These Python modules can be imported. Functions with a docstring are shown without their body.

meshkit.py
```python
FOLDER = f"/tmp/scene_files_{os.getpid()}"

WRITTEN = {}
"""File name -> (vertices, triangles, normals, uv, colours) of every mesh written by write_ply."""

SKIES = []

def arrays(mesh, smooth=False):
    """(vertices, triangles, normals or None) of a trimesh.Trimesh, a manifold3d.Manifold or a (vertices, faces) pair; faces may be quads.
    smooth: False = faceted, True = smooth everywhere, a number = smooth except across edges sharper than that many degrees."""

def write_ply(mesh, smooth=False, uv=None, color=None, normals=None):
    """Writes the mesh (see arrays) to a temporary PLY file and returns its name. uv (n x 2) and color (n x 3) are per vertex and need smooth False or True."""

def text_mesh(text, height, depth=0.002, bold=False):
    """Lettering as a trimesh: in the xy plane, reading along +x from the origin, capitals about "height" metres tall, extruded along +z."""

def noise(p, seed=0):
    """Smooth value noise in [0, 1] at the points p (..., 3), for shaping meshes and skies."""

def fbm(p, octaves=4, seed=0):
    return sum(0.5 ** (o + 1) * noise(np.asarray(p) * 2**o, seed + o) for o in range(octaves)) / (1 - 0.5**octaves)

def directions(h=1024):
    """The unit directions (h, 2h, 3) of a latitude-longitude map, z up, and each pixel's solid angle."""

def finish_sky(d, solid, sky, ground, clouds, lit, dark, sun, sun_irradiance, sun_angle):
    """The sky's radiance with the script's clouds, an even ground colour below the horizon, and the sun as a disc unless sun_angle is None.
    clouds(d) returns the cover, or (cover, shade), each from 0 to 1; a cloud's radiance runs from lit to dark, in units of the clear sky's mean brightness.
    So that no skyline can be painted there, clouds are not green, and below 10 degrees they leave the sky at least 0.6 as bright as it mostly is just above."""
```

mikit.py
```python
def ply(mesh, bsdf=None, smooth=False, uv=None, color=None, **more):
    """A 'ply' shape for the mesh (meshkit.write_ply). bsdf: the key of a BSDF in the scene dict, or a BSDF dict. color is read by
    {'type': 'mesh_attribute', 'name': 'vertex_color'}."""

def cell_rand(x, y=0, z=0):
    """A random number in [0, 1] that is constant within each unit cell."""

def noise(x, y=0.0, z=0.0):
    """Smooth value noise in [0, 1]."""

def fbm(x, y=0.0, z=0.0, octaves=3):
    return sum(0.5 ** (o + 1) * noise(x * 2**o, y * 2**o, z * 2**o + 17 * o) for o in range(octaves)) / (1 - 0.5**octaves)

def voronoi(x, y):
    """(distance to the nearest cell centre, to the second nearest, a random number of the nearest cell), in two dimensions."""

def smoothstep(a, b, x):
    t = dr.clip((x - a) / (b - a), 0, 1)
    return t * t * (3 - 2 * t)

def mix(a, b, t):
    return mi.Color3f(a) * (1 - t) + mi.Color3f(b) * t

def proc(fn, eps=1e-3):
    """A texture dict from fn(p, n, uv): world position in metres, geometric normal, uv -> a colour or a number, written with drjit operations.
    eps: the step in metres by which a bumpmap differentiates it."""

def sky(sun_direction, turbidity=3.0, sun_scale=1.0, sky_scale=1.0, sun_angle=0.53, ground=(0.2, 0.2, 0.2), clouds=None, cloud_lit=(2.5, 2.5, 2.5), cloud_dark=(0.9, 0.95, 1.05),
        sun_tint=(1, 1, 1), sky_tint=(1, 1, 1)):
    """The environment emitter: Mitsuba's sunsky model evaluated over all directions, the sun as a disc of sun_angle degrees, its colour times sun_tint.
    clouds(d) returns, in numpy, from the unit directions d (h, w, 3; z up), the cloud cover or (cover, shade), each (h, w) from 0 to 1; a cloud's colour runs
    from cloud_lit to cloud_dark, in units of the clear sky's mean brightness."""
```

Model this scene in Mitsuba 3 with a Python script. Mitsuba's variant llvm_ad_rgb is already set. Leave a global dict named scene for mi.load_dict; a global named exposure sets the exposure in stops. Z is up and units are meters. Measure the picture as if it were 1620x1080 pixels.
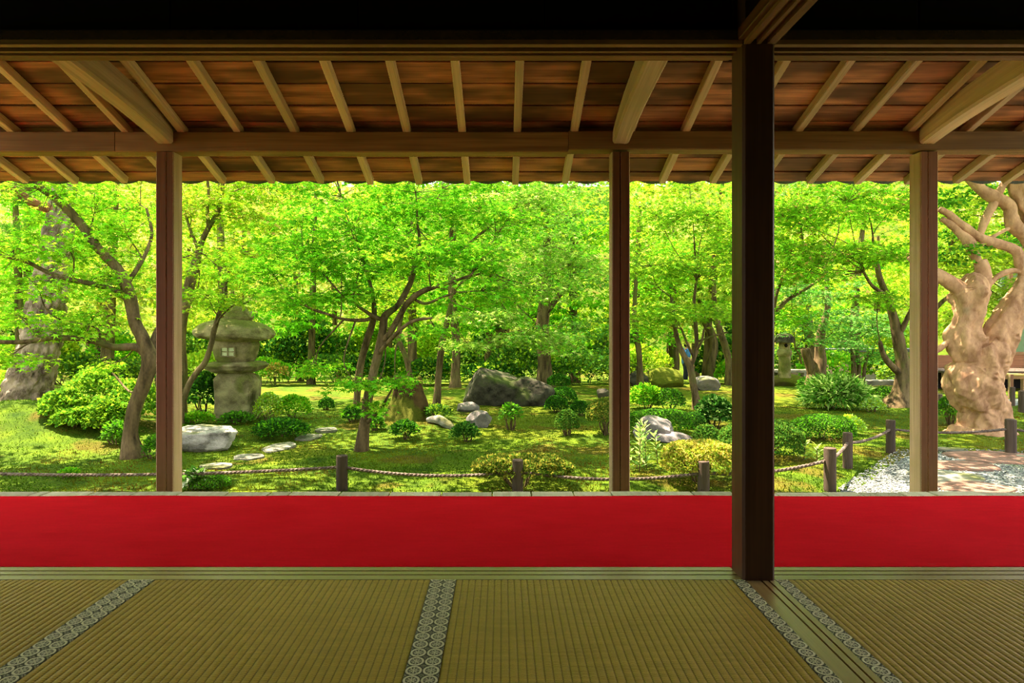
import math, numpy as np, mitsuba as mi, drjit as dr
import trimesh, manifold3d
import mikit, meshkit
from mikit import noise, fbm, voronoi, cell_rand, smoothstep, mix

T = mi.ScalarTransform4f
scene, labels = {}, {}

# ------------------------------------------------------------------ camera, sky, exposure
EYE, FPX, CX, CY = 0.83, 1000.0, 795.0, 513.0          # eye height above the mats; focal length and vanishing point in pixels
scene['camera'] = {'type': 'perspective', 'fov': math.degrees(2 * math.atan(810.0 / FPX)), 'fov_axis': 'x', 'near_clip': 0.05, 'far_clip': 400.0,
                   'principal_point_offset_x': (810.0 - CX) / 1620.0, 'principal_point_offset_y': (540.0 - CY) / 1080.0,
                   'to_world': T().look_at(origin=[0, 0, EYE], target=[0, 1, EYE], up=[0, 0, 1])}
SUN = np.array([-0.34, 0.22, 0.95])
def sky_clouds(d):
    c = meshkit.fbm(d * np.array([2.2, 2.2, 4.0]) + 3.0, 4, seed=5)
    return np.clip((c - 0.30) * 3.0, 0, 1)
scene['sky'] = mikit.sky(SUN, turbidity=3.5, sun_scale=1.55, sky_scale=1.5, ground=(0.10, 0.13, 0.04), sky_tint=(1.06, 1.0, 0.92), clouds=sky_clouds, cloud_lit=(2.5, 2.35, 2.1), cloud_dark=(1.2, 1.15, 1.05))
exposure = 3.65

# ------------------------------------------------------------------ helpers
def lin(r, g, b):
    c = np.array([r, g, b]) / 255.0
    return [float(x) for x in np.where(c < 0.04045, c / 12.92, ((c + 0.055) / 1.055) ** 2.4)]

def numbered(key):
    if key not in scene and key not in things: return key
    i = 1
    while f'{key}_{i:03d}' in scene or f'{key}_{i:03d}' in things: i += 1
    return f'{key}_{i:03d}'
things = set()
_count = {}
def fresh(key):
    n = _count.get(key, 0); _count[key] = n + 1
    return key if n == 0 else f'{key}_{n:03d}'

def thing(name, label, cat, group=None, kind=None):
    key = fresh(name); things.add(key)
    labels[key] = {'label': label, 'category': cat}
    if group: labels[key]['group'] = group
    if kind: labels[key]['kind'] = kind
    return key

def part(parent, name, mesh, bsdf, smooth=False, label=None, kind=None, **kw):
    key = fresh(parent + '__' + name if parent else name)
    scene[key] = shape(mesh, bsdf, smooth, **kw)
    if label or kind:
        labels[key] = {}
        if label: labels[key]['label'] = label
        if kind: labels[key]['kind'] = kind
    return key

def shape(mesh, bsdf, smooth=False, **kw):
    if isinstance(mesh, dict): return dict(mesh)
    if isinstance(mesh, tuple) and len(mesh) == 3 and smooth is not False and not bsdf.startswith(('wood', 'rope')):
        mesh = trimesh.Trimesh(mesh[0], mesh[1], process=True)           # no seam, no uv
    elif isinstance(mesh, tuple) and len(mesh) == 3 and smooth is not False:
        smooth = True
    if isinstance(mesh, tuple) and len(mesh) == 3:
        return mikit.ply((mesh[0], mesh[1]), 'material_' + bsdf, smooth, uv=mesh[2], **kw)
    return mikit.ply(mesh, 'material_' + bsdf, smooth, **kw)

def solo(name, mesh, bsdf, label, cat, smooth=False, group=None, kind=None, **kw):
    key = thing(name, label, cat, group, kind)
    scene[key] = shape(mesh, bsdf, smooth, **kw)
    return key

def struct(name, mesh, bsdf, smooth=False, label=None, **kw):
    key = fresh(name); things.add(key)
    if mesh is not None: scene[key] = shape(mesh, bsdf, smooth, **kw)
    labels[key] = {'kind': 'structure'}
    if label: labels[key]['label'] = label
    return key

def cat(meshes):
    vs, fs, us, n = [], [], [], 0
    for m in meshes:
        vs.append(m[0]); fs.append(np.asarray(m[1]) + n); n += len(m[0])
        if len(m) > 2: us.append(m[2])
    return (np.vstack(vs), np.vstack(fs), np.vstack(us)) if us else (np.vstack(vs), np.vstack(fs))

_grain = [0]
def loft(rings, caps=True, gid=None):
    """Rings (m, n, 3) joined; the seam is doubled so that uv = (along, around) in metres, the along coordinate offset by 40 per piece."""
    rings = np.asarray(rings, float)
    m, n = rings.shape[:2]
    r = np.concatenate([rings, rings[:, :1]], 1)
    if gid is None:
        _grain[0] += 1; gid = _grain[0]
    cen = rings.mean(1)
    u = np.concatenate([[0], np.cumsum(np.linalg.norm(np.diff(cen, axis=0), axis=1))])
    v = np.concatenate([[0], np.cumsum(np.linalg.norm(np.diff(r[0], axis=0), axis=1))])
    uu, vv = np.meshgrid(u - u[-1] / 2 + 40.0 * gid, v, indexing='ij')
    V = r.reshape(-1, 3); UV = np.stack([uu, vv], -1).reshape(-1, 2)
    i, j = np.meshgrid(np.arange(m - 1), np.arange(n), indexing='ij')
    a = i * (n + 1) + j
    Q = np.stack([a, a + 1, a + n + 2, a + n + 1], -1).reshape(-1, 4)
    F = np.vstack([Q[:, [0, 1, 2]], Q[:, [0, 2, 3]]])
    if caps:
        base = len(V)
        for e, ring, flip in ((0, rings[0], True), (1, rings[-1], False)):
            c = ring.mean(0)
            capv = np.vstack([ring, c[None]])
            k = np.arange(n)
            f = np.stack([k, (k + 1) % n, np.full(n, n)], 1)
            if flip: f = f[:, ::-1]
            F = np.vstack([F, f + base])
            d = capv - c
            V = np.vstack([V, capv])
            UV = np.vstack([UV, np.stack([40.0 * gid + d[:, 0] * .3 + d[:, 1] * .3, d[:, 2] + d[:, 0]], 1)])
            base += n + 1
    return V, F, UV

def sweep(profile, p0, p1, up=(0, 0, 1), gid=None):
    """A closed 2-D profile (n, 2) as (side, up) pushed from p0 to p1."""
    p0, p1, up = (np.asarray(x, float) for x in (p0, p1, up))
    t = (p1 - p0) / np.linalg.norm(p1 - p0)
    s = np.cross(t, up); s /= np.linalg.norm(s)
    w = np.cross(s, t)
    pr = np.asarray(profile, float)
    area = np.sum(pr[:, 0] * np.roll(pr[:, 1], -1) - np.roll(pr[:, 0], -1) * pr[:, 1])
    if area > 0: pr = pr[::-1]
    ring = pr[:, :1] * s + pr[:, 1:] * w
    return loft(np.stack([p0 + ring, p1 + ring]), gid=gid)

def rect(w, h, c=0.004):
    a, b = w / 2, h / 2
    return np.array([[-a + c, -b], [a - c, -b], [a, -b + c], [a, b - c], [a - c, b], [-a + c, b], [-a, b - c], [-a, -b + c]])

def bar(p0, p1, w, h, c=0.004, up=(0, 0, 1), gid=None):
    return sweep(rect(w, h, c), p0, p1, up, gid)

def block(x0, x1, y0, y1, z0, z1, axis=0, c=0.004, gid=None):
    """A box with its grain along an axis."""
    lo, hi = np.array([x0, y0, z0], float), np.array([x1, y1, z1], float)
    mid = (lo + hi) / 2
    p0, p1 = mid.copy(), mid.copy()
    p0[axis], p1[axis] = lo[axis], hi[axis]
    d = hi - lo
    if axis == 0: return bar(p0, p1, d[1], d[2], c, gid=gid)
    if axis == 1: return bar(p0, p1, d[0], d[2], c, gid=gid)
    return bar(p0, p1, d[0], d[1], c, up=(0, 1, 0), gid=gid)

def catmull(pts, k):
    p = np.asarray(pts, float)
    p = np.vstack([2 * p[0] - p[1], p, 2 * p[-1] - p[-2]])
    out = []
    for i in range(1, len(p) - 2):
        t = np.linspace(0, 1, k, endpoint=False)[:, None]
        a, b, c, d = p[i - 1], p[i], p[i + 1], p[i + 2]
        out.append(0.5 * (2 * b + (c - a) * t + (2 * a - 5 * b + 4 * c - d) * t ** 2 + (3 * b - a - 3 * c + d) * t ** 3))
    return np.vstack(out + [p[-2:-1]])

def tube(pts, radii, sides=10, k=5, rough=0.0, seed=0, freq=9.0, twist=0.0, caps=True):
    q = catmull(np.column_stack([np.asarray(pts, float), radii]), k) if k > 1 else np.column_stack([np.asarray(pts, float), radii])
    p, r = q[:, :3], np.maximum(q[:, 3], 1e-4)
    t = np.gradient(p, axis=0); t /= np.linalg.norm(t, axis=1, keepdims=True) + 1e-12
    ref = np.array([0.31, 0.9, 0.12]) if abs(t[0][1]) < .8 else np.array([1.0, 0, 0])
    a = np.cross(t[0], ref); a /= np.linalg.norm(a)
    A = []
    for i in range(len(p)):
        a = a - t[i] * (a @ t[i]); a /= np.linalg.norm(a); A.append(a)
    A = np.array(A); B = np.cross(t, A)
    ang = np.arange(sides) * 2 * np.pi / sides
    ang = ang[None] + np.linspace(0, twist, len(p))[:, None]
    rad = r[:, None] * np.ones(sides)
    ring = p[:, None] + rad[..., None] * (np.cos(ang)[..., None] * A[:, None] + np.sin(ang)[..., None] * B[:, None])
    if rough:
        nz = meshkit.fbm(ring * np.array([freq, freq, freq * .45]), 3, seed) - 0.5
        ring = p[:, None] + (ring - p[:, None]) * (1 + rough * 2 * nz)[..., None]
    return loft(ring, caps)

# ------------------------------------------------------------------ pixels of the photograph to places in the garden
GB = np.array([[2.0, 4.45], [2.55, 4.6], [2.74, 5.05], [3.38, 5.75], [4.18, 6.6], [4.65, 6.72], [6.0, 6.5], [9, 6.4], [14, 6.4]])
def gravel_edge(x):
    return np.where(x < 2.0, 4.4, np.interp(x, GB[:, 0], GB[:, 1]))

def fb2(x, y, s, seed):
    return meshkit.fbm(np.stack([x * s, y * s, np.zeros_like(x)], -1), 3, seed)

def ground_z(x, y):
    x, y = np.broadcast_arrays(np.asarray(x, float), np.asarray(y, float))
    out = np.clip((y - gravel_edge(x)) / 0.9, 0, 1)
    z = -0.52 + out * (0.02 + 0.13 * (fb2(x, y, 0.55, 11) - 0.5) + 0.05 * (fb2(x, y, 2.1, 4) - 0.5))
    def hill(cx, cy, rx, ry, h):
        return h * np.exp(-(((x - cx) / rx) ** 2 + ((y - cy) / ry) ** 2) * 1.2)
    z = z + hill(-5.9, 7.5, 1.7, 0.95, 0.40) + hill(-1.15, 8.5, 1.3, 0.8, 0.14) + hill(-3.9, 9.2, 1.2, 0.9, 0.08) + hill(7.6, 8.2, 1.2, .9, .10)
    z = z - 0.075 * np.clip(y - 13.5, 0, 13)
    z = z + 0.50 * np.clip(y - 28.0, 0, 30) + 0.08 * np.clip(np.abs(x) - 16, 0, 40)
    return z

def at(px, py):
    """The place on the garden ground that the photograph shows at a pixel."""
    d = np.arange(3.5, 40, 0.01)
    x, z = (px - CX) * d / FPX, EYE - (py - CY) * d / FPX
    below = z <= ground_z(x, d)
    k = int(np.argmax(below)) if below.any() else len(d) - 1
    return np.array([x[k], d[k], float(ground_z(x[k], d[k]))])

def P(px, py, d):
    return np.array([(px - CX) * d / FPX, d, EYE - (py - CY) * d / FPX])

# ------------------------------------------------------------------ materials
def principled(color, rough=0.6, spec=0.4, two=True, **kw):
    c = color if isinstance(color, dict) else {'type': 'rgb', 'value': [float(x) for x in color]}
    b = {'type': 'principled', 'base_color': c, 'roughness': rough, 'specular': spec, **kw}
    return {'type': 'twosided', 'bsdf': b} if two else b

def wood(c0, c1, c2, sv=55.0, su=1.6, blotch=0.5):
    c0, c1, c2 = lin(*c0), lin(*c1), lin(*c2)
    def fn(p, n, uv):
        u, v = uv.x, uv.y
        gid = dr.floor(u / 40.0 + 0.5)
        tone = cell_rand(gid, 3.0)
        u = u - gid * 40.0
        w = 0.25 * fbm(u * 1.3 + gid * 7.1, v * 5.0, 0.0, 2)
        g = fbm(u * su + gid * 3.7, (v + w * 0.12) * sv, gid, 3)
        fine = noise(u * 5.0, v * sv * 4.5, gid)
        b = smoothstep(0.38, 0.72, fbm(u * 3.0 + gid * 5.3, v * 7.0, 2.0, 3))
        k = dr.clip(0.15 + 0.75 * g + 0.25 * (fine - 0.5), 0, 1)
        c = mix(c0, c1, k)
        c = mix(c, c2, b * blotch)
        return c * (0.75 + 0.5 * tone)
    return fn

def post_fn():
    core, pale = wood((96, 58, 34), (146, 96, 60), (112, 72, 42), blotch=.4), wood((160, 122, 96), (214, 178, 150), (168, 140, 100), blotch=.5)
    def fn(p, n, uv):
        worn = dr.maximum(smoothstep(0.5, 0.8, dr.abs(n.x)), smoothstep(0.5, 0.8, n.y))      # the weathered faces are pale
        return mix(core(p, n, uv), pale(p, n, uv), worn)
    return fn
def add_bsdf(name, d): scene['material_' + name] = d
add_bsdf('wood_dark', principled(mikit.proc(wood((62, 38, 20), (106, 68, 38), (74, 46, 24))), 0.5, 0.3))
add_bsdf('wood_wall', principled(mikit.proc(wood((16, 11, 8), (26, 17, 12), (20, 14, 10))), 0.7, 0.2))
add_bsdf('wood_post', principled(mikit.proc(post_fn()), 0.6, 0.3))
add_bsdf('wood_beam', principled(mikit.proc(wood((104, 70, 44), (164, 126, 86), (108, 78, 46), blotch=.5)), 0.65, 0.25))
add_bsdf('wood_pale', principled(mikit.proc(wood((170, 136, 112), (232, 198, 172), (180, 156, 118), blotch=.45)), 0.65, 0.25))
add_bsdf('wood_board', principled(mikit.proc(wood((92, 48, 34), (226, 154, 118), (92, 66, 52), sv=30, su=3.4, blotch=.85)), 0.7, 0.2))
add_bsdf('wood_grey', principled(mikit.proc(wood((176, 168, 142), (230, 222, 198), (196, 188, 162), sv=40, blotch=.4)), 0.7, 0.25))
add_bsdf('wood_sill', principled(mikit.proc(wood((136, 106, 60), (172, 142, 88), (146, 118, 70), sv=70, blotch=.3)), 0.34, 0.5))
add_bsdf('wood_log', principled(mikit.proc(wood((60, 48, 40), (104, 88, 76), (74, 60, 52), sv=40, blotch=.4)), 0.8, 0.15))

def tatami_fn(p, n, uv):
    weave = 0.86 + 0.14 * dr.sin(p.y * (2 * math.pi / 0.0075))
    reed = noise(p.x * 16.0, p.y * 420.0, 1.0)
    age = fbm(p.x * 2.3 + uv.x * 9.0, p.y * 2.3, 4.0, 3)
    c = mix(lin(178, 140, 44), lin(224, 182, 78), dr.clip(0.5 * reed + 0.7 * age - 0.1, 0, 1))
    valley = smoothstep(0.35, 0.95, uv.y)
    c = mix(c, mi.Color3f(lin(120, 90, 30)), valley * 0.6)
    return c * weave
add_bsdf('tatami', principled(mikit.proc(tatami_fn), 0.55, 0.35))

MON = 0.0415
def mon_fn(p, n, uv):
    x, y = uv.x / MON, uv.y / MON
    fx, fy = x - dr.floor(x) - 0.5, y - dr.floor(y) - 0.5
    r = dr.sqrt(fx * fx + fy * fy) * 2.0
    th = dr.atan2(fy, fx)
    ring = smoothstep(1.0, 0.94, r) * smoothstep(0.66, 0.72, r)
    petal = smoothstep(0.10, 0.30, dr.cos(th * 8.0) * 0.5 + 0.5 - dr.abs(r - 0.42) * 1.6) * smoothstep(0.64, 0.58, r)
    core = smoothstep(0.2, 0.14, r) + smoothstep(0.24, 0.3, r) * smoothstep(0.36, 0.3, r)
    gx, gy = x - dr.floor(x + 0.5), y - dr.floor(y + 0.5)
    dia = smoothstep(0.20, 0.14, dr.abs(gx) + dr.abs(gy)) * smoothstep(0.05, 0.09, dr.abs(dr.abs(gx) - dr.abs(gy)) + 0.04)
    k = dr.clip(ring + petal * 0.75 + core * 0.8 + dia * 0.5, 0, 1)
    thread = 0.92 + 0.16 * (noise(uv.x * 900.0, uv.y * 300.0) - 0.5)
    return mix(lin(88, 84, 62), lin(244, 234, 192), k) * thread
add_bsdf('mat_border', principled(mikit.proc(mon_fn), 0.75, 0.15))

def carpet_fn(p, n, uv):
    f = fbm(p.x * 5.0, p.y * 9.0, 2.0, 3)
    s = noise(p.x * 260.0, p.y * 260.0, p.z)
    streak = fbm(p.x * 14.0, p.y * 90.0, 3.0, 2)
    k = dr.clip(0.5 * f + 0.3 * s + 0.3 * streak - 0.05, 0, 1)
    lint = smoothstep(0.972, 0.985, noise(p.x * 45.0, p.y * 45.0, 7.0))
    return mix(mix(lin(214, 8, 26), lin(244, 28, 48), k), lin(226, 90, 90), lint * 0.35)
add_bsdf('felt', principled(mikit.proc(carpet_fn), 0.95, 0.0, sheen=0.1))

def moss_fn(p, n, uv):
    a = fbm(p.x * 0.9, p.y * 0.9, 0.0, 4)
    b = fbm(p.x * 5.5, p.y * 5.5, 3.0, 3)
    f = noise(p.x * 70.0, p.y * 70.0, p.z * 70.0)
    g = mix(lin(42, 64, 8), lin(82, 102, 16), dr.clip(b * 1.3 - 0.15 + 0.25 * (f - 0.5), 0, 1))
    y = smoothstep(0.50, 0.66, a)
    c = mix(g, mi.Color3f(lin(90, 96, 18)), y * 0.6)
    br = smoothstep(0.56, 0.70, fbm(p.x * 2.1 + 9.0, p.y * 2.1, 8.0, 4))
    c = mix(c, mi.Color3f(lin(84, 60, 24)), br * 0.55)
    return c * (0.75 + 0.5 * f)
add_bsdf('moss', principled(mikit.proc(moss_fn), 0.95, 0.1))

def gravel_fn(p, n, uv):
    d1, d2, rnd = voronoi(p.x * 62.0, p.y * 62.0)
    e = smoothstep(0.0, 0.25, d2 - d1)
    c = mix(lin(92, 95, 90), lin(156, 159, 152), rnd)
    g = smoothstep(0.60, 0.75, fbm(p.x * 1.8, p.y * 1.8, 5.0, 3))
    return mix(c * (0.72 + 0.28 * e), lin(150, 160, 110), g * 0.35)
add_bsdf('gravel', principled(mikit.proc(gravel_fn), 0.9, 0.15))

def stone_fn(c0, c1, moss, amount, scale=6.0):
    c0, c1, moss = lin(*c0), lin(*c1), lin(*moss)
    def fn(p, n, uv):
        a = fbm(p.x * scale, p.y * scale, p.z * scale, 4)
        f = noise(p.x * 95.0, p.y * 95.0, p.z * 95.0)
        c = mix(c0, c1, dr.clip((a - 0.25) * 1.9 + 0.35 * (f - 0.5), 0, 1))
        m = smoothstep(0.62 - amount, 0.80 - amount, fbm(p.x * 3.1 + 4.0, p.y * 3.1, p.z * 3.1, 4) + 0.10 * n.z)
        return mix(c, mi.Color3f(moss) * (0.7 + 0.6 * f), m * 0.8)
    return fn
add_bsdf('stone_lantern', principled(mikit.proc(stone_fn((92, 82, 54), (160, 148, 108), (96, 102, 40), 0.10, 9.0)), 0.9, 0.15))
add_bsdf('stone_dark', principled(mikit.proc(stone_fn((36, 34, 28), (96, 90, 76), (70, 84, 28), 0.06, 9.0)), 0.9, 0.15))
add_bsdf('stone_white', principled(mikit.proc(stone_fn((96, 92, 84), (196, 188, 178), (96, 96, 44), 0.02, 9.0)), 0.85, 0.2))
add_bsdf('stone_grey', principled(mikit.proc(stone_fn((82, 76, 72), (150, 140, 136), (110, 118, 34), 0.02, 7.0)), 0.9, 0.15))
add_bsdf('stone_pink', principled(mikit.proc(stone_fn((104, 76, 62), (148, 118, 102), (92, 84, 60), -0.12, 5.0)), 0.85, 0.2))
add_bsdf('stone_slab', principled(mikit.proc(stone_fn((92, 90, 76), (146, 142, 124), (96, 100, 44), 0.02, 6.0)), 0.85, 0.2))
add_bsdf('stone_moss', principled(mikit.proc(stone_fn((96, 84, 50), (120, 108, 60), (98, 110, 24), 0.34)), 0.95, 0.1))

add_bsdf('stump', principled(mikit.proc(stone_fn((44, 32, 20), (104, 80, 50), (86, 92, 26), 0.16, 8.0)), 0.95, 0.1))

def bark_fn(c0, c1, moss, amount, fz=3.0, fx=22.0):
    c0, c1, moss = lin(*c0), lin(*c1), lin(*moss)
    def fn(p, n, uv):
        a = fbm(p.x * fx, p.y * fx, p.z * fz, 4)
        f = noise(p.x * 120.0, p.y * 120.0, p.z * 40.0)
        c = mix(c0, c1, dr.clip((a - 0.22) * 1.8 + 0.3 * (f - 0.5), 0, 1))
        m = smoothstep(0.66 - amount, 0.84 - amount, fbm(p.x * 5.0, p.y * 5.0, p.z * 3.0 + 6.0, 3))
        return mix(c, mi.Color3f(moss), m * 0.75)
    return fn
add_bsdf('bark_maple', principled(mikit.proc(bark_fn((60, 48, 32), (128, 108, 76), (92, 98, 42), 0.09)), 0.9, 0.1))
add_bsdf('bark_pine', principled(mikit.proc(bark_fn((70, 56, 46), (164, 144, 126), (100, 98, 52), 0.06, 7.0, 12.0)), 0.95, 0.1))
add_bsdf('bark_myrtle', principled(mikit.proc(bark_fn((142, 102, 74), (200, 156, 118), (108, 102, 70), -0.05, 5.0, 16.0)), 0.75, 0.2))
add_bsdf('bark_red', principled(mikit.proc(bark_fn((120, 70, 52), (176, 122, 98), (120, 100, 70), -0.1, 9.0, 9.0)), 0.9, 0.1))
add_bsdf('leaf', {'type': 'principledthin', 'base_color': {'type': 'mesh_attribute', 'name': 'vertex_color'}, 'roughness': 0.38, 'spec_trans': 0.0, 'diff_trans': 0.78, 'eta': 1.5})
add_bsdf('blade', {'type': 'principledthin', 'base_color': {'type': 'mesh_attribute', 'name': 'vertex_color'}, 'roughness': 0.7, 'spec_trans': 0.0, 'diff_trans': 0.7, 'eta': 1.3})
add_bsdf('paper', principled(lin(196, 202, 160), 0.8, 0.1))
add_bsdf('rope', principled(mikit.proc(lambda p, n, uv: mix(lin(64, 52, 46), lin(132, 116, 104), noise(uv.x * 60.0 + uv.y * 90.0, uv.y * 60.0))), 0.9, 0.1))
add_bsdf('tile', principled(lin(70, 72, 74), 0.5, 0.4))
add_bsdf('plaster', principled(lin(104, 126, 90), 0.9, 0.1))
add_bsdf('old_plaster', principled(lin(176, 150, 128), 0.9, 0.1))
add_bsdf('bamboo', principled(mikit.proc(lambda p, n, uv: mix(lin(150, 128, 60), lin(200, 178, 104), noise(p.x * 9.0, p.y * 9.0, p.z * 60.0))), 0.45, 0.4))
for nm, c in (('cloth_blue', (70, 120, 190)), ('cloth_dark', (40, 44, 60)), ('skin', (206, 160, 130)), ('hair', (24, 20, 18))):
    add_bsdf(nm, principled(lin(*c), 0.8, 0.2))

# ================================================================== the room and the veranda
ZK = 1.738                                             # underside of the lintels
# floor and the dark room around the camera
struct('floor', block(-4.2, 4.2, -3.6, 2.16, -0.30, -0.045), 'wood_wall')
struct('wall_back', block(-4.2, 4.2, -3.6, -3.5, -0.05, 2.7), 'wood_wall')
for side, x0 in (('left', -4.3), ('right', 4.2)):           # openings added in both unseen side walls, to bring more daylight onto the mats
    struct('wall_' + side, cat([block(x0, x0 + .1, -3.6, 0.5, -0.05, 2.7, 1), block(x0, x0 + .1, 0.5, 2.2, ZK, 2.7, 1)]), 'wood_wall')
struct('ceiling', block(-4.3, 4.3, -3.6, 3.0, 2.6, 2.66), 'wood_wall')
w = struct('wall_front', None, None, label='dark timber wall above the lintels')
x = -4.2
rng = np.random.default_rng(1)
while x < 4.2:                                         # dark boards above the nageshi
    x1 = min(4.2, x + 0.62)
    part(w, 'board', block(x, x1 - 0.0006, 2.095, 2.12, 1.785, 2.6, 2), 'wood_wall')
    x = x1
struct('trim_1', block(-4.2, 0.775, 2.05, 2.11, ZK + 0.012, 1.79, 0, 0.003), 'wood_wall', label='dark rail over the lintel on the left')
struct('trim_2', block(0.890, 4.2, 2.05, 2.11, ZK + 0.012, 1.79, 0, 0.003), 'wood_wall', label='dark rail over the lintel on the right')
def grooved(y0, y1, grooves, lo, hi, depth, down):
    """Profile in (y, z) of a rail with door grooves on one face."""
    pts = []
    if down:
        pts = [(y0, hi), (y1, hi), (y1, lo)]
        for a, b in sorted(grooves, reverse=True): pts += [(b, lo), (b, lo + depth), (a, lo + depth), (a, lo)]
        pts += [(y0, lo)]
    else:
        pts = [(y1, lo), (y0, lo), (y0, hi)]
        for a, b in sorted(grooves): pts += [(a, hi), (a, hi - depth), (b, hi - depth), (b, hi)]
        pts += [(y1, hi)]
    return np.array(pts)
def prism(poly, axis, a0, a1):
    """A polygon pushed along x (poly = y, z) or along y (poly = x, z)."""
    from shapely.geometry import Polygon
    m = trimesh.creation.extrude_polygon(Polygon(poly), a1 - a0, engine='earcut')
    v, f = np.array(m.vertices), np.array(m.faces)
    v = np.column_stack([v[:, 2] + a0, v[:, 0], v[:, 1]]) if axis == 0 else np.column_stack([v[:, 0], v[:, 2] + a0, v[:, 1]])
    if axis == 1: f = f[:, ::-1]
    v, n = v[f].reshape(-1, 3), len(f)
    _grain[0] += 1
    u = v[:, axis] - (a0 + a1) / 2 + 40.0 * _grain[0]
    oth = v[:, 1 if axis == 0 else 0] + v[:, 2]
    return v, np.arange(3 * n).reshape(-1, 3), np.column_stack([u, oth])
KG = [(2.073, 2.102), (2.117, 2.136)]
for nm, a0, a1 in (('trim_3', -4.2, 0.779), ('trim_4', 0.884, 4.2)):
    struct(nm, prism(grooved(2.05, 2.178, KG, ZK, ZK + 0.045, 0.016, True), 0, a0, a1), 'wood_beam', label='grooved wooden door lintel')
SG = [(2.093, 2.100), (2.126, 2.133)]
for nm, a0, a1 in (('trim_5', -4.2, 0.779), ('trim_6', 0.884, 4.2)):
    struct(nm, prism(grooved(2.058, 2.163, SG, -0.045, 0.0, 0.014, False), 0, a0, a1), 'wood_sill', label='grooved wooden door sill at the edge of the mats')
# the cross lintel and cross sill that run from the big post into the room
PXG = [(0.837, 0.843), (0.861, 0.867)]
struct('trim_7', prism(grooved(0.782, 0.884, [(0.803, 0.824), (0.836, 0.857)], ZK, ZK + 0.045, 0.016, True), 1, -3.5, 2.05), 'wood_beam', label='grooved cross lintel running into the room from the big post')
struct('trim_8', prism(grooved(0.790, 0.886, PXG, -0.045, 0.0, 0.014, False), 1, -3.5, 2.055), 'wood_sill', label='grooved cross sill between the mats')
struct('trim_9', block(0.762, 0.790, -3.5, 2.045, ZK + 0.012, 1.79, 1, 0.003), 'wood_dark', label='dark rail beside the cross lintel')
struct('wall_partition', block(0.80, 0.87, -3.5, 2.05, 1.78, 2.6, 1), 'wood_wall', label='dark wall above the cross lintel')
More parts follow.
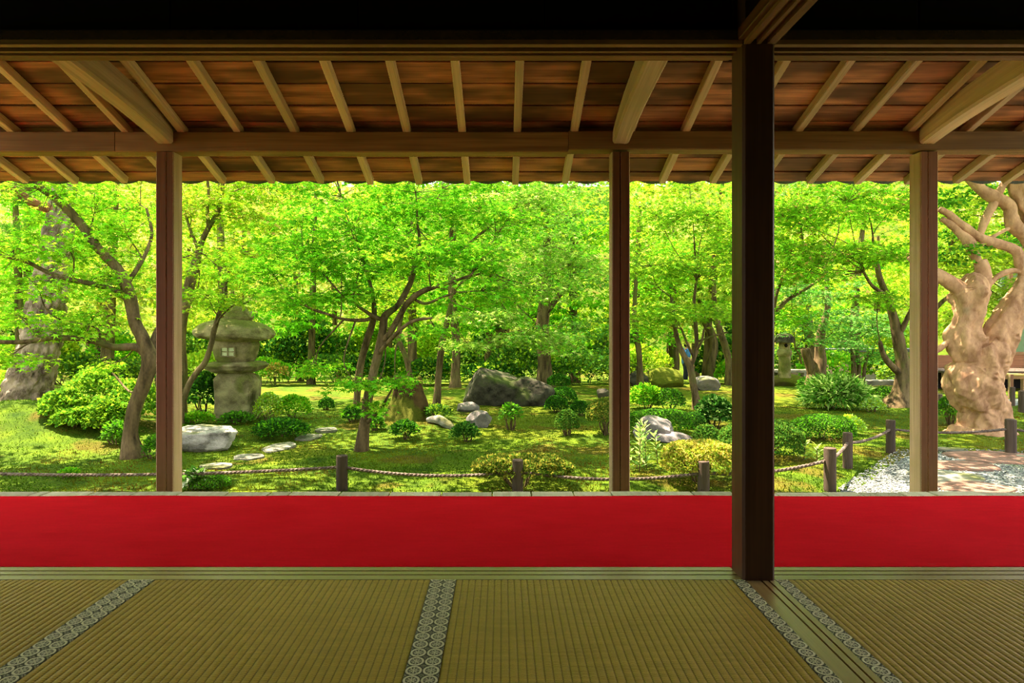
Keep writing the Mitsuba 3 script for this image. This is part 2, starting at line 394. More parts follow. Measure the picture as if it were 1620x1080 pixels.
# the big post
solo('room_post', block(0.779, 0.884, 2.048, 2.155, -0.045, 2.6, 2, 0.008), 'wood_dark', 'big dark square timber post standing at the corner of the mats', 'post', group=None)

# tatami mats: a ribbed straw body and two patterned cloth borders
def mat_body(x0, x1, y0, y1, seed):
    n = round((x1 - x0) / 0.0209)
    xs = np.linspace(x0, x1, n * 8 + 1)
    ph = np.linspace(0, n * 2 * np.pi, n * 8 + 1)
    bump = np.abs(np.sin(ph / 2)) ** 0.6
    z = -0.0026 + 0.0026 * bump
    top = np.column_stack([xs, z])
    ring = [np.column_stack([top[:, 0], np.full(len(top), yy), top[:, 1]]) for yy in (y0, y1)]
    m = len(top)
    V = np.vstack(ring + [[[x0, y0, -0.045], [x1, y0, -0.045], [x0, y1, -0.045], [x1, y1, -0.045]]])
    k = np.arange(m - 1)
    F = np.vstack([np.stack([k, k + 1, k + 1 + m], 1), np.stack([k, k + 1 + m, k + m], 1),
                   [[0, m, 2 * m + 2], [0, 2 * m + 2, 2 * m], [m - 1, 2 * m + 1, 2 * m + 3], [m - 1, 2 * m + 3, 2 * m - 1], [0, 2 * m, m - 1], [2 * m, 2 * m + 1, m - 1], [m, 2 * m - 1, 2 * m + 2], [2 * m + 2, 2 * m - 1, 2 * m + 3]]])
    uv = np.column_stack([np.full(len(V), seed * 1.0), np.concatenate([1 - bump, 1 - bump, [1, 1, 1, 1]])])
    return V, F, uv
def border(x0, x1, y0, y1):
    z0, z1 = -0.045, 0.0012
    V = np.array([[x0, y0, z0], [x0, y0, z1 - .0008], [x0 + .002, y0, z1], [x1 - .002, y0, z1], [x1, y0, z1 - .0008], [x1, y0, z0]])
    W = V.copy(); W[:, 1] = y1
    k = np.arange(5)
    F = np.vstack([np.stack([k, k + 1, k + 7], 1), np.stack([k, k + 7, k + 6], 1), [[0, 5, 1], [1, 5, 4], [1, 4, 2], [2, 4, 3], [6, 7, 11], [7, 10, 11], [7, 8, 10], [8, 9, 10]]])
    VV = np.vstack([V, W])
    return VV, F, np.column_stack([(VV[:, 0] - x0) * MON / (x1 - x0), VV[:, 1]])
mats = [(-2.155, -1.173, 'straw tatami mat at the left edge of the floor, mostly cut off by the frame'),
        (-1.173, -0.192, 'straw tatami mat between the slanting left border and the double middle border'),
        (-0.192, 0.790, 'straw tatami mat between the double middle border and the cross sill'),
        (0.886, 1.868, 'straw tatami mat to the right of the cross sill')]
for i, (a, b, lab) in enumerate(mats):
    for j, (y0, y1) in enumerate(((0.146, 2.056), (-1.77, 0.143))):
        if j == 0: t = thing('tatami_mat', lab, 'tatami mat')
        else: continue
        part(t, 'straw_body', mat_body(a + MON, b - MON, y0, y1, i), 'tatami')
        for x0 in (a + 0.0004, b - MON):
            part(t, 'border', border(x0, x0 + MON - 0.0004, y0, y1), 'mat_border', label='grey cloth border woven with pale round medallions')
for i, (a, b) in enumerate(((-3.14, -2.156), (1.869, 2.85))):
    struct(f'floor_{i + 1}', mat_body(a, b, 0.146, 2.056, 7 + i), 'tatami', label='straw floor beyond the frame')
struct('floor_3', mat_body(-3.14, 0.789, -3.45, 0.143, 9), 'tatami', label='straw floor behind the camera')
struct('floor_4', mat_body(0.887, 4.1, -3.45, 0.143, 10), 'tatami', label='straw floor behind the camera on the right')

# veranda planks
ver = thing('veranda_floor', 'veranda floor of weathered grey planks under the red carpet', 'veranda')
joints = [-4.6]
rng = np.random.default_rng(3)
known = [(x - CX) * 3.24 / FPX for x in (80, 150, 218, 290, 364, 430, 462, 540, 618, 699, 779, 840, 906, 965, 1040, 1093, 1157, 1225, 1300, 1356, 1420, 1468, 1545)]
while joints[-1] < known[0] - 0.26: joints.append(joints[-1] + rng.uniform(0.2, 0.26))
joints += known
while joints[-1] < 4.6: joints.append(joints[-1] + rng.uniform(0.2, 0.26))
for a, b in zip(joints[:-1], joints[1:]):
    dz = rng.uniform(-0.003, 0.003)
    part(ver, 'plank', block(a + 0.003, b - 0.003, 2.175, 3.24 + rng.uniform(-0.004, 0.004), -0.06 + dz, -0.028 + dz, 1, 0.003), 'wood_grey')
part(ver, 'edge_beam', block(-4.6, 4.6, 3.08, 3.20, -0.20, -0.066), 'wood_beam')
for k in range(5):
    xx = -4.2 + k * 2.1
    part(ver, 'support_leg', block(xx, xx + 0.1, 3.09, 3.19, -0.53, -0.20, 2), 'wood_beam')

# the red carpet
nx, ny = 360, 26
xs, ys = np.linspace(-4.5, 4.5, nx), np.linspace(0, 1, ny)
X, S = np.meshgrid(xs, ys, indexing='ij')
near = 2.222 + 0.006 * (meshkit.fbm(np.stack([xs * 1.5, xs * 0, xs * 0], -1), 2, 3) - 0.5)
far = 3.135 + 0.030 * (meshkit.fbm(np.stack([xs * 1.3, xs * 0, xs * 0], -1), 2, 8) - 0.5)
Y = near[:, None] + (far - near)[:, None] * S
Z = -0.020 + 0.005 * (meshkit.fbm(np.stack([X * 2.2, Y * 3, X * 0], -1), 3, 5) - 0.5) + 0.007 * np.clip(meshkit.noise(np.stack([X * 3.0, Y * 0, X * 0], -1), 4) - .5, 0, 1) * np.exp(-((S - 1) / .06) ** 2)
V = np.stack([X, Y, Z], -1).reshape(-1, 3)
i, j = np.meshgrid(np.arange(nx - 1), np.arange(ny - 1), indexing='ij'); a = (i * ny + j).ravel()
F = np.vstack([np.stack([a, a + ny, a + ny + 1], 1), np.stack([a, a + ny + 1, a + 1], 1)])
n0 = len(V); edge = np.concatenate([np.arange(nx) * ny, (np.arange(nx)[::-1]) * ny + ny - 1])
Vb = V[edge].copy(); Vb[:, 2] -= 0.006
k = np.arange(len(edge)); k2 = (k + 1) % len(edge)
F = np.vstack([F, np.stack([edge[k], n0 + k, n0 + k2], 1), np.stack([edge[k], n0 + k2, edge[k2]], 1)])
solo('red_carpet', (np.vstack([V, Vb]), F), 'felt', 'long bright red felt carpet laid along the veranda', 'carpet', smooth=40)

# outer posts with a drying groove down the face, on base stones
def split_post(xc, y0, z0, z1, w=0.108, dpt=0.108, gx=0.0):
    a, b, c, g = w / 2, dpt / 2, 0.006, 0.0035
    pr = np.array([[-a + c, -b], [gx - g, -b], [gx - g * .6, -b + 0.02], [gx + g * .6, -b + 0.02], [gx + g, -b], [a - c, -b], [a, -b + c], [a, b - c], [a - c, b], [-a + c, b], [-a, b - c], [-a, -b + c]])
    return sweep(pr, (xc, y0 + b, z0), (xc, y0 + b, z1), up=(0, 1, 0))
for px0, px1, gx, lab in ((246.3, 274.3, -0.010, 'slim brown veranda post left of the stone lantern'), (967.8, 997.0, 0.004, 'slim brown veranda post near the middle, beside the big dark post'), (1456.0, 1485.0, 0.008, 'slim brown veranda post in front of the twisted pale tree')):
    xc = ((px0 + px1) / 2 - CX) * 3.8 / FPX
    t = thing('veranda_post', lab, 'post')
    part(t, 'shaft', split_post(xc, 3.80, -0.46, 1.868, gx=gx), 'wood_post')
    b = trimesh.creation.icosphere(3); v = np.array(b.vertices); v = np.sign(v) * np.abs(v) ** 0.55 * np.array([0.17, 0.17, 0.06]) + np.array([xc, 3.855, -0.49])
    part(t, 'base_stone', (v, np.array(b.faces)), 'stone_grey', smooth=True)

# eave beam in three lengths with scarf joints
beam = thing('eave_beam', 'long horizontal eave beam carried by the three veranda posts', 'beam')
def eave_piece(x0, x1, z0, z1, y0=3.80, seed=0):
    n = 24
    xs = np.linspace(x0, x1, n)
    rings = []
    rg = np.random.default_rng(seed)
    for xx in xs:
        wob = 0.006 * (float(meshkit.noise(np.array([xx * 1.4, seed, 0.0]))) - 0.5)
        pr = rect(0.11, z1 - z0, 0.006)
        rings.append(np.column_stack([np.full(8, xx), y0 + 0.055 + pr[:, 0], (z0 + z1) / 2 + pr[:, 1] + np.where(pr[:, 1] < 0, wob, 0)]))
    return loft(np.array(rings)[:, ::-1])
XJ = [(181 - CX) * 3.8e-3, (899 - CX) * 3.8e-3, (1150 - CX) * 3.8e-3]
part(beam, 'section', eave_piece(-4.8, XJ[0], 1.868, 1.99, seed=1), 'wood_beam')
part(beam, 'section', eave_piece(XJ[0] + 0.002, XJ[1], 1.868, 1.99, 3.802, seed=2), 'wood_beam')
part(beam, 'section', eave_piece(XJ[1] + 0.002, 4.8, 1.880, 1.995, 3.80, seed=3), 'wood_beam')

# the roof seen from below: rafters, boards and the eave tiles
SL = 0.325
def roof_z(y): return 1.99 - SL * (y - 3.80)
roof = thing('eave_roof', 'sloping eave roof of reddish boards on pale rafters, with tiles at its edge', 'roof')
rng = np.random.default_rng(9)
rx = [0.094 + 0.339 * k for k in range(-14, 14)]
for k, xx in enumerate(rx):
    h, wv = 0.050, 0.044
    prof = rect(wv, h, 0.004)
    y0, y1 = 2.60, 4.385 + rng.uniform(-.01, .01)
    xx += rng.uniform(-.006, .006)
    part(roof, 'rafter', sweep(prof, (xx, y0, roof_z(y0) + h / 2 * 1.05), (xx, y1, roof_z(y1) + h / 2 * 1.05), (0, 0, 1)), 'wood_pale')
ZB = 0.0545
yj = [2.60, 2.78, 2.97, 3.15, 3.31, 3.475, 3.655, 3.80, 3.99, 4.17, 4.33, 4.452]
for r, (a, b) in enumerate(zip(yj[:-1], yj[1:])):
    k = 0
    while k < len(rx) - 1:
        st = int(rng.integers(1, 4)); k1 = min(len(rx) - 1, k + st)
        lift = 0.004 * (len(yj) - r) * 0 + rng.uniform(0, 0.003)
        p0 = (rx[k] + .001, 0, 0)
        yc = (a + b) / 2; L = (b - a) - 0.011
        th = 0.014
        cz = roof_z(yc) + ZB + lift + th / 2 + (0.002 if r % 2 else 0.0)
        up = np.array([0, SL, 1.0])
        part(roof, 'board', bar((rx[k] + .001, yc, cz), (rx[k1] - .001, yc, cz), L * 1.051, th, 0.002, up=up), 'wood_board')
        k = k1
# boards that close the gaps between the rafters on the beam
for k in range(len(rx) - 1):
    part(roof, 'gap_board', block(rx[k] + 0.024, rx[k + 1] - 0.024, 3.855, 3.875, 1.985, 2.03), 'wood_beam')
part(roof, 'fascia', bar((-4.7, 4.425, roof_z(4.425) + 0.072), (4.7, 4.425, roof_z(4.425) + 0.072), 0.06, 0.014, up=(0, SL, 1)), 'wood_beam')
TP = 0.235
def tile_mesh(xc):
    t = np.linspace(-0.5, 0.5, 13)
    drop = -0.030 * (1 - (2 * t) ** 2)
    rows = []
    for y, dz in ((4.10, 0.0), (4.50, 0.0)):
        base = roof_z(y) + ZB + 0.042
        rows.append((np.column_stack([xc + t * TP, np.full(13, y), base + drop]), np.column_stack([xc + t * TP, np.full(13, y), base + drop + 0.016])))
    ring = [np.vstack([lo, hi[::-1]]) for lo, hi in rows]
    return loft(np.array(ring))
x0 = (67 - CX) * 4.5e-3 - TP * 4 + TP / 2
for k in range(40):
    part(roof, 'eave_tile', tile_mesh(x0 + k * TP), 'tile')
part(roof, 'tile_bed', bar((-4.8, 3.3, roof_z(3.3) + 0.15), (4.8, 3.3, roof_z(3.3) + 0.15), 1.75, 0.02, up=(0, SL, 1)), 'tile')

# curved tie beams from the house to the eave beam
def tie_beam(xs_, pts, w0, w1, lab):
    t = solo('tie_beam', None or tie_mesh(xs_, pts, w0, w1), 'wood_pale', lab, 'beam')
def tie_mesh(xc, pts, w0, w1):
    q = catmull(np.array(pts), 8)                                    # (y, bottom z, height)
    rings = []
    for k, (y, zb, h) in enumerate(q):
        w = w0 + (w1 - w0) * k / (len(q) - 1)
        a, c = w / 2, 0.012
        pr = np.array([[-a + c, 0], [a - c, 0], [a, c], [a, h * .55], [a - c, h], [-a + c, h], [-a, h * .55], [-a, c]])
        rings.append(np.column_stack([xc + pr[:, 0], np.full(8, y), zb + pr[:, 1]]))
    return loft(np.array(rings)[:, ::-1])
for px, lab in ((261.5, 'curved pale tie beam over the left veranda post'), (982, 'curved pale tie beam over the middle veranda post'), (1467, 'curved pale tie beam over the right veranda post')):
    xc = (px - CX) * 3.8e-3
    tie_beam(xc, [(2.35, 2.075, .15), (2.7, 2.055, .15), (3.05, 2.025, .15), (3.4, 1.985, .14), (3.65, 1.945, .13), (3.795, 1.914, .12)], 0.115, 0.100, lab)
# ================================================================== the garden
xs = np.concatenate([np.linspace(-40, -9, 32, endpoint=False), np.linspace(-9, 9, 260), np.linspace(9, 40, 33)[1:]])
ys = 3.0 + (np.linspace(0, 1, 230) ** 2.2) * 57
X, Y = np.meshgrid(xs, ys, indexing='ij')
V = np.stack([X, Y, ground_z(X, Y)], -1).reshape(-1, 3)
def grid_faces(nx, ny):
    i, j = np.meshgrid(np.arange(nx - 1), np.arange(ny - 1), indexing='ij'); a = (i * ny + j).ravel()
    return np.vstack([np.stack([a, a + ny, a + ny + 1], 1), np.stack([a, a + ny + 1, a + 1], 1)])
struct('ground', (V, grid_faces(len(xs), len(ys))), 'moss', smooth=True, label='mossy garden ground')

# white gravel in front of the veranda on the right, and the far gravel path
xs = np.linspace(2.0, 13.0, 150); tt = np.linspace(0, 1, 40)
edge = gravel_edge(xs) + 0.10 * (meshkit.fbm(np.stack([xs * 4, xs * 0, xs * 0], -1), 3, 2) - 0.5)
X, S = np.meshgrid(xs, tt, indexing='ij')
Y = 3.9 + (edge[:, None] - 3.9) * S
Z = -0.512 + 0.012 * meshkit.noise(np.stack([X * 9, Y * 9, X * 0], -1), 5) + np.where(S > .97, -0.02, 0)
struct('ground_1', (np.stack([X, Y, Z], -1).reshape(-1, 3), grid_faces(150, 40)), 'gravel', smooth=True, label='pale gravel in front of the veranda')
def strip(x0, x1, yfun, wid):
    xs = np.linspace(x0, x1, 60); tt = np.linspace(-.5, .5, 8)
    X, S = np.meshgrid(xs, tt, indexing='ij'); Y = yfun(X) + S * wid
    Z = ground_z(X, Y) + 0.02 - 0.08 * (np.abs(S) > .49)
    return np.stack([X, Y, Z], -1).reshape(-1, 3), grid_faces(60, 8)
struct('ground_2', strip(6.9, 13.5, lambda x: 10.6 + 0.05 * (x - 7), 0.9), 'gravel', smooth=True, label='pale gravel path behind the twisted tree')
struct('ground_3', strip(6.0, 14.0, lambda x: 15.0 + 0.02 * x, 1.3), 'gravel', smooth=True, label='far pale gravel path')

rng = np.random.default_rng(21)                        # loose pebbles on the near gravel
oct_ = trimesh.creation.icosahedron(); ov, of = np.array(oct_.vertices), np.array(oct_.faces)
n = 9000
px = rng.uniform(2.6, 7.2, n); e = gravel_edge(px); py = 4.7 + (e - 4.7 + 0.10) * rng.random(n) ** .8
ok = (e > 4.75)
px, py = px[ok], py[ok]; n = len(px)
sc = rng.uniform(0.004, 0.010, (n, 1)) * np.column_stack([rng.uniform(.8, 1.4, n), rng.uniform(.8, 1.4, n), rng.uniform(.5, .8, n)])
VV = ov[None] * sc[:, None] + np.column_stack([px, py, np.full(n, -0.500)])[:, None]
FF = of[None] + (np.arange(n) * len(ov))[:, None, None]
solo('gravel_pebbles', (VV.reshape(-1, 3), FF.reshape(-1, 3)), 'gravel', 'loose pale pebbles of the gravel in front of the veranda', 'gravel', kind='stuff')

# ------------------------------------------------------------------ leaves
def leaf_maple():
    tips = [(-105, .62), (-55, .9), (0, 1.0), (55, .9), (105, .62)]
    val = [(-140, .18), (-80, .30), (-28, .33), (28, .33), (80, .30), (140, .18)]
    pt = lambda a, r: (r * math.sin(math.radians(a)), r * math.cos(math.radians(a)) + .25, 0)
    v = [(0, .1, 0)] + [pt(*x) for x in val] + [(p[0], p[1], -0.10 * x[1]) for x in tips for p in [pt(*x)]]
    f = [(7 + i, 1 + i, 2 + i) for i in range(5)] + [(0, 1 + i, 2 + i) for i in range(5)]
    return np.array(v, float), np.array(f)[:, ::-1]
def leaf_three():
    v = [(0, 0, 0), (-.75, .75, -.08), (-.22, .62, 0), (0, 1.25, -.12), (.22, .62, 0), (.75, .75, -.08)]
    return np.array(v, float), np.array([(0, 2, 1), (0, 3, 2), (0, 4, 3), (0, 5, 4)])
def leaf_oval(w=0.42):
    v = [(0, 0, 0), (-w, .5, .06), (0, 1.0, -.05), (w, .5, .06)]
    return np.array(v, float), np.array([(0, 2, 1), (0, 3, 2)])
def leaf_long():
    v = [(0, 0, 0), (-.11, .4, .02), (.11, .4, .02), (0, 1.0, -.2)]
    return np.array(v, float), np.array([(0, 2, 1), (1, 2, 3)])
def leaf_needle():
    return np.array([(-.03, 0, 0), (.03, 0, 0), (0, 1.0, 0)], float), np.array([(0, 1, 2)])
MAPLE, THREE, OVAL, LONG, NEEDLE = leaf_maple(), leaf_three(), leaf_oval(), leaf_long(), leaf_needle()

def unit(v): return v / (np.linalg.norm(v, axis=-1, keepdims=True) + 1e-12)
def place_leaves(tpl, pos, direction, normal, size, color):
    """Leaves at pos, their tips along direction, their faces towards normal; one colour each."""
    tv, tf = tpl
    d = unit(direction); s = unit(np.cross(d, normal)); u = np.cross(s, d)
    v = pos[:, None] + size[:, None, None] * (tv[None, :, :1] * s[:, None] + tv[None, :, 1:2] * d[:, None] + tv[None, :, 2:] * u[:, None])
    f = tf[None] + (np.arange(len(pos)) * len(tv))[:, None, None]
    return v.reshape(-1, 3), f.reshape(-1, 3), np.repeat(color, len(tv), 0)
def colors(rng, n, base, spread=0.25, alt=None, alt_share=0.0):
    c = np.array(base)[None] * (1 + spread * rng.normal(size=(n, 1))) 
    c = c * (1 + 0.12 * rng.normal(size=(n, 3)) * np.array([1.3, .5, 1.0]))
    if alt is not None and alt_share > 0:
        m = rng.random(n) < alt_share
        c[m] = np.array(alt) * (1 + 0.15 * rng.normal(size=(m.sum(), 1)))
    return np.clip(c, 0.004, 0.92)
def joined(ls):
    vs, fs, cs, n = [], [], [], 0
    for v, f, c in ls:
        vs.append(v); fs.append(f + n); cs.append(c); n += len(v)
    return np.vstack(vs), np.vstack(fs), np.vstack(cs)
def foliage(parent, name, lv, **kw):
    v, f, c = lv
    return part(parent, name, (v, f), 'leaf', False, kind='stuff', color=c, **kw)

def sprays(rng, blobs, per, rs, size, tpl, base, spread, alt=None, alt_share=0.0, tilt=0.35, droop=0.5):
    """Flat, drooping sprays of leaves in ellipsoid blobs: (centre, radii, number of sprays)."""
    P0, D0, N0, S0, C0, cen = [], [], [], [], [], []
    for c, r, k in blobs:
        u = unit(rng.normal(size=(k, 3))) * (rng.random((k, 1)) ** 0.45)
        u[:, 2] = np.round(u[:, 2] * 3.5 + rng.uniform(-.22, .22, k)) / 3.5      # layers, as maples grow
        sc = np.array(c) + u * np.array(r)
        cen.append(sc)
        n = k * per
        a = rng.uniform(0, 2 * np.pi, n); q = np.sqrt(rng.random(n))
        rad = np.repeat(rs * rng.uniform(.6, 1.3, k), per)
        lean = np.repeat(rng.normal(size=(k, 2)) * 0.12, per, 0)
        off = np.column_stack([np.cos(a) * q * rad, np.sin(a) * q * rad, np.zeros(n)])
        off[:, 2] = (off[:, :2] * lean).sum(1) - droop * q ** 2 * rad * .45 + rng.normal(size=n) * 0.018
        P0.append(np.repeat(sc, per, 0) + off)
        d = np.column_stack([np.cos(a), np.sin(a), -0.25 - 0.3 * q]) + rng.normal(size=(n, 3)) * 0.35
        D0.append(d)
        N0.append(np.column_stack([np.zeros((n, 2)), np.ones(n)]) + rng.normal(size=(n, 3)) * tilt)
        S0.append(size * rng.uniform(.65, 1.25, n))
        tone = np.repeat(1 + 0.18 * rng.normal(size=(k, 1)), per, 0)
        C0.append(np.clip(colors(rng, n, base, spread, alt, alt_share) * tone, .004, .92))
    lv = place_leaves(tpl, np.vstack(P0), np.vstack(D0), np.vstack(N0), np.concatenate(S0), np.vstack(C0))
    return lv, np.vstack(cen)

LIGHT = np.array(lin(172, 204, 50)); MID = np.array(lin(116, 186, 34)); FRESH = np.array(lin(146, 206, 42)); DEEP = np.array(lin(92, 150, 40)); YELLOW = np.array(lin(206, 220, 90)); BLUISH = np.array(lin(104, 164, 74)); SEED = np.array(lin(226, 178, 110))

def limb(points, sides=9, rough=0.10, seed=0, flare=0.0, freq=9.0):
    """points: (px, py, distance, width in pixels)."""
    p = np.array([P(a, b, d) for a, b, d, w in points]); r = np.array([w * d / FPX / 2 for a, b, d, w in points])
    return p, r
def tree(name, label, cat_, limbs, blobs, bark, leaf, seed, group=None, per=26, rs=0.22, size=0.05, spread=0.22, alt=None, alt_share=0.0, base=MID, rough=0.12, sides=10, twigs=True, root=True, tilt=0.26, droop=0.5, tops=(), shade_crown=()):
    """limbs[0] is the trunk from its foot up; blobs: (px, py, distance, rx, ry, rz, sprays); tops: the same in metres, for what stands above the frame."""
    rng = np.random.default_rng(seed)
    t = thing(name, label, cat_, group)
    nodes = []
    for k, pts in enumerate(limbs):
        p, r = limb(pts)
        if k == 0 and root:
            foot = p[0].copy(); gz = float(ground_z(foot[0], foot[1]))
            p = np.vstack([[foot[0] - .3 * (p[1, 0] - p[0, 0]) * 0, foot[1], gz - .15], [foot[0], foot[1], gz + 0.01], p[1:] if abs(p[0, 2] - gz) < .25 else p])
            r = np.concatenate([[r[0] * 1.7], [r[0] * 1.30], r[1:] if abs(foot[2] - gz) < .25 else r])
        part(t, 'trunk' if k == 0 else 'branch', tube(p, r, sides if k == 0 else 8, 5, rough, seed + k), bark, smooth=50)
        nodes.append(catmull(p, 6)[(6 if k == 0 else 0):])
    nodes = np.vstack(nodes)
    bl = [(P(a, b, d), (x, y, z), n) for a, b, d, x, y, z, n in blobs] + [(np.array(c), rr, n) for c, rr, n in tops]
    if not bl: return t
    lv, cen = sprays(rng, bl, per, rs, size, leaf, base, spread, alt, alt_share, tilt, droop)
    if twigs:
        tw, tip = [], []
        for c, r_, n in bl:
            high = nodes[nodes[:, 2] > np.quantile(nodes[:, 2], .35)]
            j = int(np.argmin(np.linalg.norm(high - (c - np.array([0, 0, .25])), axis=1))); s0 = high[j]
            L = np.linalg.norm(c - s0)
            mid = (s0 + c) / 2 + rng.normal(size=3) * 0.07 * L + np.array([0, 0, -.05 * L])
            tw.append(tube([s0, mid, c], [max(.006, .010 * L + .004), .007, .004], 5, 4, 0, 0, caps=False))
            path = catmull(np.array([s0, mid, c]), 6)
            tip.append(path[3:])
        tip = np.vstack(tip)
        for c in cen[rng.random(len(cen)) < .55]:
            j = int(np.argmin(np.linalg.norm(tip - c, axis=1))); L = np.linalg.norm(c - tip[j])
            if L > .9: continue
            m = (tip[j] + c) / 2 + rng.normal(size=3) * .05 * L
            tw.append(tube([tip[j], m, c], [.0045, .0035, .002], 3, 1, 0, 0, caps=False))
        part(t, 'twigs', cat(tw), bark, kind='stuff')
    foliage(t, 'foliage', lv)
    if shade_crown:
        foliage(t, 'shade_foliage', sprays(rng, shade_crown, 16, .40, .085, THREE, base, spread, None, 0, .5, .4)[0])  # unseen leaves added overhead to throw dappled shade on the ground
    return t
def shade_crown_at(x, y, r, seed, n=9, per=20, z=None):
    """Unseen leaf clumps added around x, y to shade the garden: rounded, with gaps, above the eave's line of sight."""
    rg = np.random.default_rng(seed); out = []
    for q in range(n):
        a = q * 2.4 + rg.uniform(-.3, .3); rr = r * math.sqrt((q + .5) / n)
        cx, cy = x + rr * math.cos(a), max(5.4, y + rr * math.sin(a))
        zz = (EYE + .225 * (cy + .8) + .55 if z is None else z) + rg.uniform(0, .9)
        out.append(((cx, cy, zz), (.75, .75, .30), per))
    return out

# the front maple on the left
tree('maple_tree', 'crooked maple in the left foreground with a long level branch reaching out of the frame', 'tree',
     [[(210, 722, 6.35, 30), (206, 690, 6.35, 24), (212, 650, 6.35, 21), (228, 605, 6.35, 23), (237, 570, 6.35, 24), (226, 536, 6.35, 21), (214, 510, 6.35, 19), (205, 468, 6.35, 20), (188, 428, 6.3, 16), (158, 396, 6.25, 14), (126, 352, 6.2, 14), (86, 312, 6.1, 12), (40, 282, 6.0, 10), (0, 262, 5.9, 8)],
      [(232, 560, 6.35, 15), (214, 549, 6.3, 13), (181, 549, 6.2, 11), (150, 540, 6.1, 10), (117, 535, 6.0, 9), (78, 535, 5.95, 8), (35, 541, 5.9, 7), (-30, 540, 5.8, 6)],
      [(206, 474, 6.35, 13), (187, 463, 6.3, 11), (160, 452, 6.2, 9), (125, 445, 6.1, 8), (96, 438, 6.0, 7), (66, 426, 6.0, 6), (39, 413, 5.9, 6), (-10, 402, 5.8, 5)],
      [(238, 572, 6.4, 17), (246, 536, 6.45, 14), (262, 500, 6.5, 12), (270, 450, 6.55, 10)],
      [(200, 450, 6.35, 8), (226, 410, 6.45, 6), (240, 370, 6.6, 5), (232, 330, 6.7, 4)],
      [(160, 536, 6.1, 5), (154, 520, 6.05, 3), (128, 512, 6.0, 2.5), (100, 508, 6.0, 2)],
      [(178, 590, 6.9, 3), (200, 615, 6.8, 3.4), (212, 622, 6.5, 4)]],
     [(60, 300, 6.0, .9, .6, .22, 34), (150, 330, 6.4, .6, .6, .25, 30), (20, 390, 5.9, .6, .5, .2, 24), (110, 395, 6.2, .55, .5, .2, 26), (200, 370, 6.5, .5, .5, .25, 24), (60, 455, 6.0, .6, .5, .12, 22), (150, 440, 6.3, .45, .4, .16, 20),
      (40, 500, 6.0, .5, .4, .10, 16), (150, 500, 6.3, .3, .4, .10, 10), (110, 520, 6.1, .45, .4, .08, 14), (20, 560, 5.9, .35, .4, .08, 10), (205, 330, 6.9, .5, .5, .2, 20), (180, 575, 6.6, .16, .25, .07, 5)],
     'bark_maple', MAPLE, 101, base=FRESH, alt=LIGHT, alt_share=.3, per=26, rs=.20, size=.046, tops=[((-4.4, 6.2, 2.6), (1.4, 1.0, .4), 40)], shade_crown=shade_crown_at(-4.4, 6.6, 1.9, 1, 7))

# the middle maple
tree('maple_tree', 'slender many-stemmed maple in the middle of the garden, standing left of the old stump', 'tree',
     [[(572, 707, 6.8, 19), (578, 660, 6.8, 15), (583, 625, 6.8, 15), (592, 585, 6.8, 14), (600, 553, 6.8, 14), (606, 520, 6.8, 13), (609, 500, 6.8, 12), (628, 484, 6.85, 9), (642, 462, 6.9, 9), (652, 440, 6.9, 8), (658, 412, 6.95, 7), (664, 385, 7.0, 5), (660, 350, 7.0, 4)],
      [(603, 540, 6.82, 11), (616, 528, 6.75, 10), (632, 500, 6.7, 10), (646, 478, 6.65, 10), (666, 462, 6.6, 9), (690, 453, 6.55, 7), (712, 447, 6.5, 5), (745, 435, 6.45, 3.5)],
      [(564, 640, 7.1, 11), (567, 600, 7.08, 12), (572, 570, 7.05, 12), (580, 540, 7.0, 12), (588, 515, 6.95, 11), (592, 497, 6.9, 9), (590, 470, 6.9, 7), (584, 445, 6.9, 6), (575, 410, 6.9, 4)],
      [(606, 506, 6.8, 7), (590, 500, 6.75, 7), (578, 492, 6.7, 6), (560, 480, 6.6, 4), (540, 466, 6.5, 3)],
      [(594, 500, 6.85, 6), (578, 506, 6.7, 6), (555, 506, 6.6, 5), (535, 503, 6.5, 4), (522, 498, 6.4, 3)],
      [(598, 560, 6.78, 7), (618, 537, 6.6, 7), (640, 516, 6.5, 6), (660, 506, 6.45, 5), (684, 503, 6.4, 4)],
      [(581, 668, 6.78, 7), (592, 657, 6.7, 6), (604, 645, 6.65, 5), (612, 630, 6.6, 4), (622, 612, 6.6, 3)],
      [(650, 470, 6.7, 5), (672, 480, 6.6, 4.5), (700, 470, 6.5, 3.5), (722, 462, 6.5, 2.5)]],
     [(560, 360, 6.7, .8, .7, .22, 46), (660, 330, 6.9, .8, .7, .24, 46), (480, 400, 6.6, .6, .6, .2, 34), (570, 420, 6.6, .6, .6, .16, 34), (680, 400, 6.6, .7, .6, .18, 40), (760, 400, 6.6, .5, .6, .2, 32), (470, 470, 6.6, .45, .5, .14, 24), (540, 465, 6.5, .4, .4, .12, 18),
      (760, 460, 6.5, .5, .5, .14, 24), (700, 300, 7.1, .9, .7, .2, 36), (540, 310, 7.0, .9, .7, .2, 36), (800, 350, 6.9, .5, .6, .2, 26), (430, 430, 6.9, .4, .5, .2, 18),
      (560, 604, 6.6, .34, .3, .05, 12), (625, 600, 6.5, .25, .3, .06, 9), (500, 575, 6.8, .3, .4, .08, 10), (690, 520, 6.5, .3, .3, .08, 10), (585, 640, 6.6, .2, .25, .06, 5)],
     'bark_maple', MAPLE, 102, base=MID, alt=LIGHT, alt_share=.15, per=30, rs=.21, size=.048, tops=[((-1.1, 6.9, 2.75), (1.5, 1.2, .3), 60)], shade_crown=shade_crown_at(-1.2, 7.0, 1.8, 2, 6))
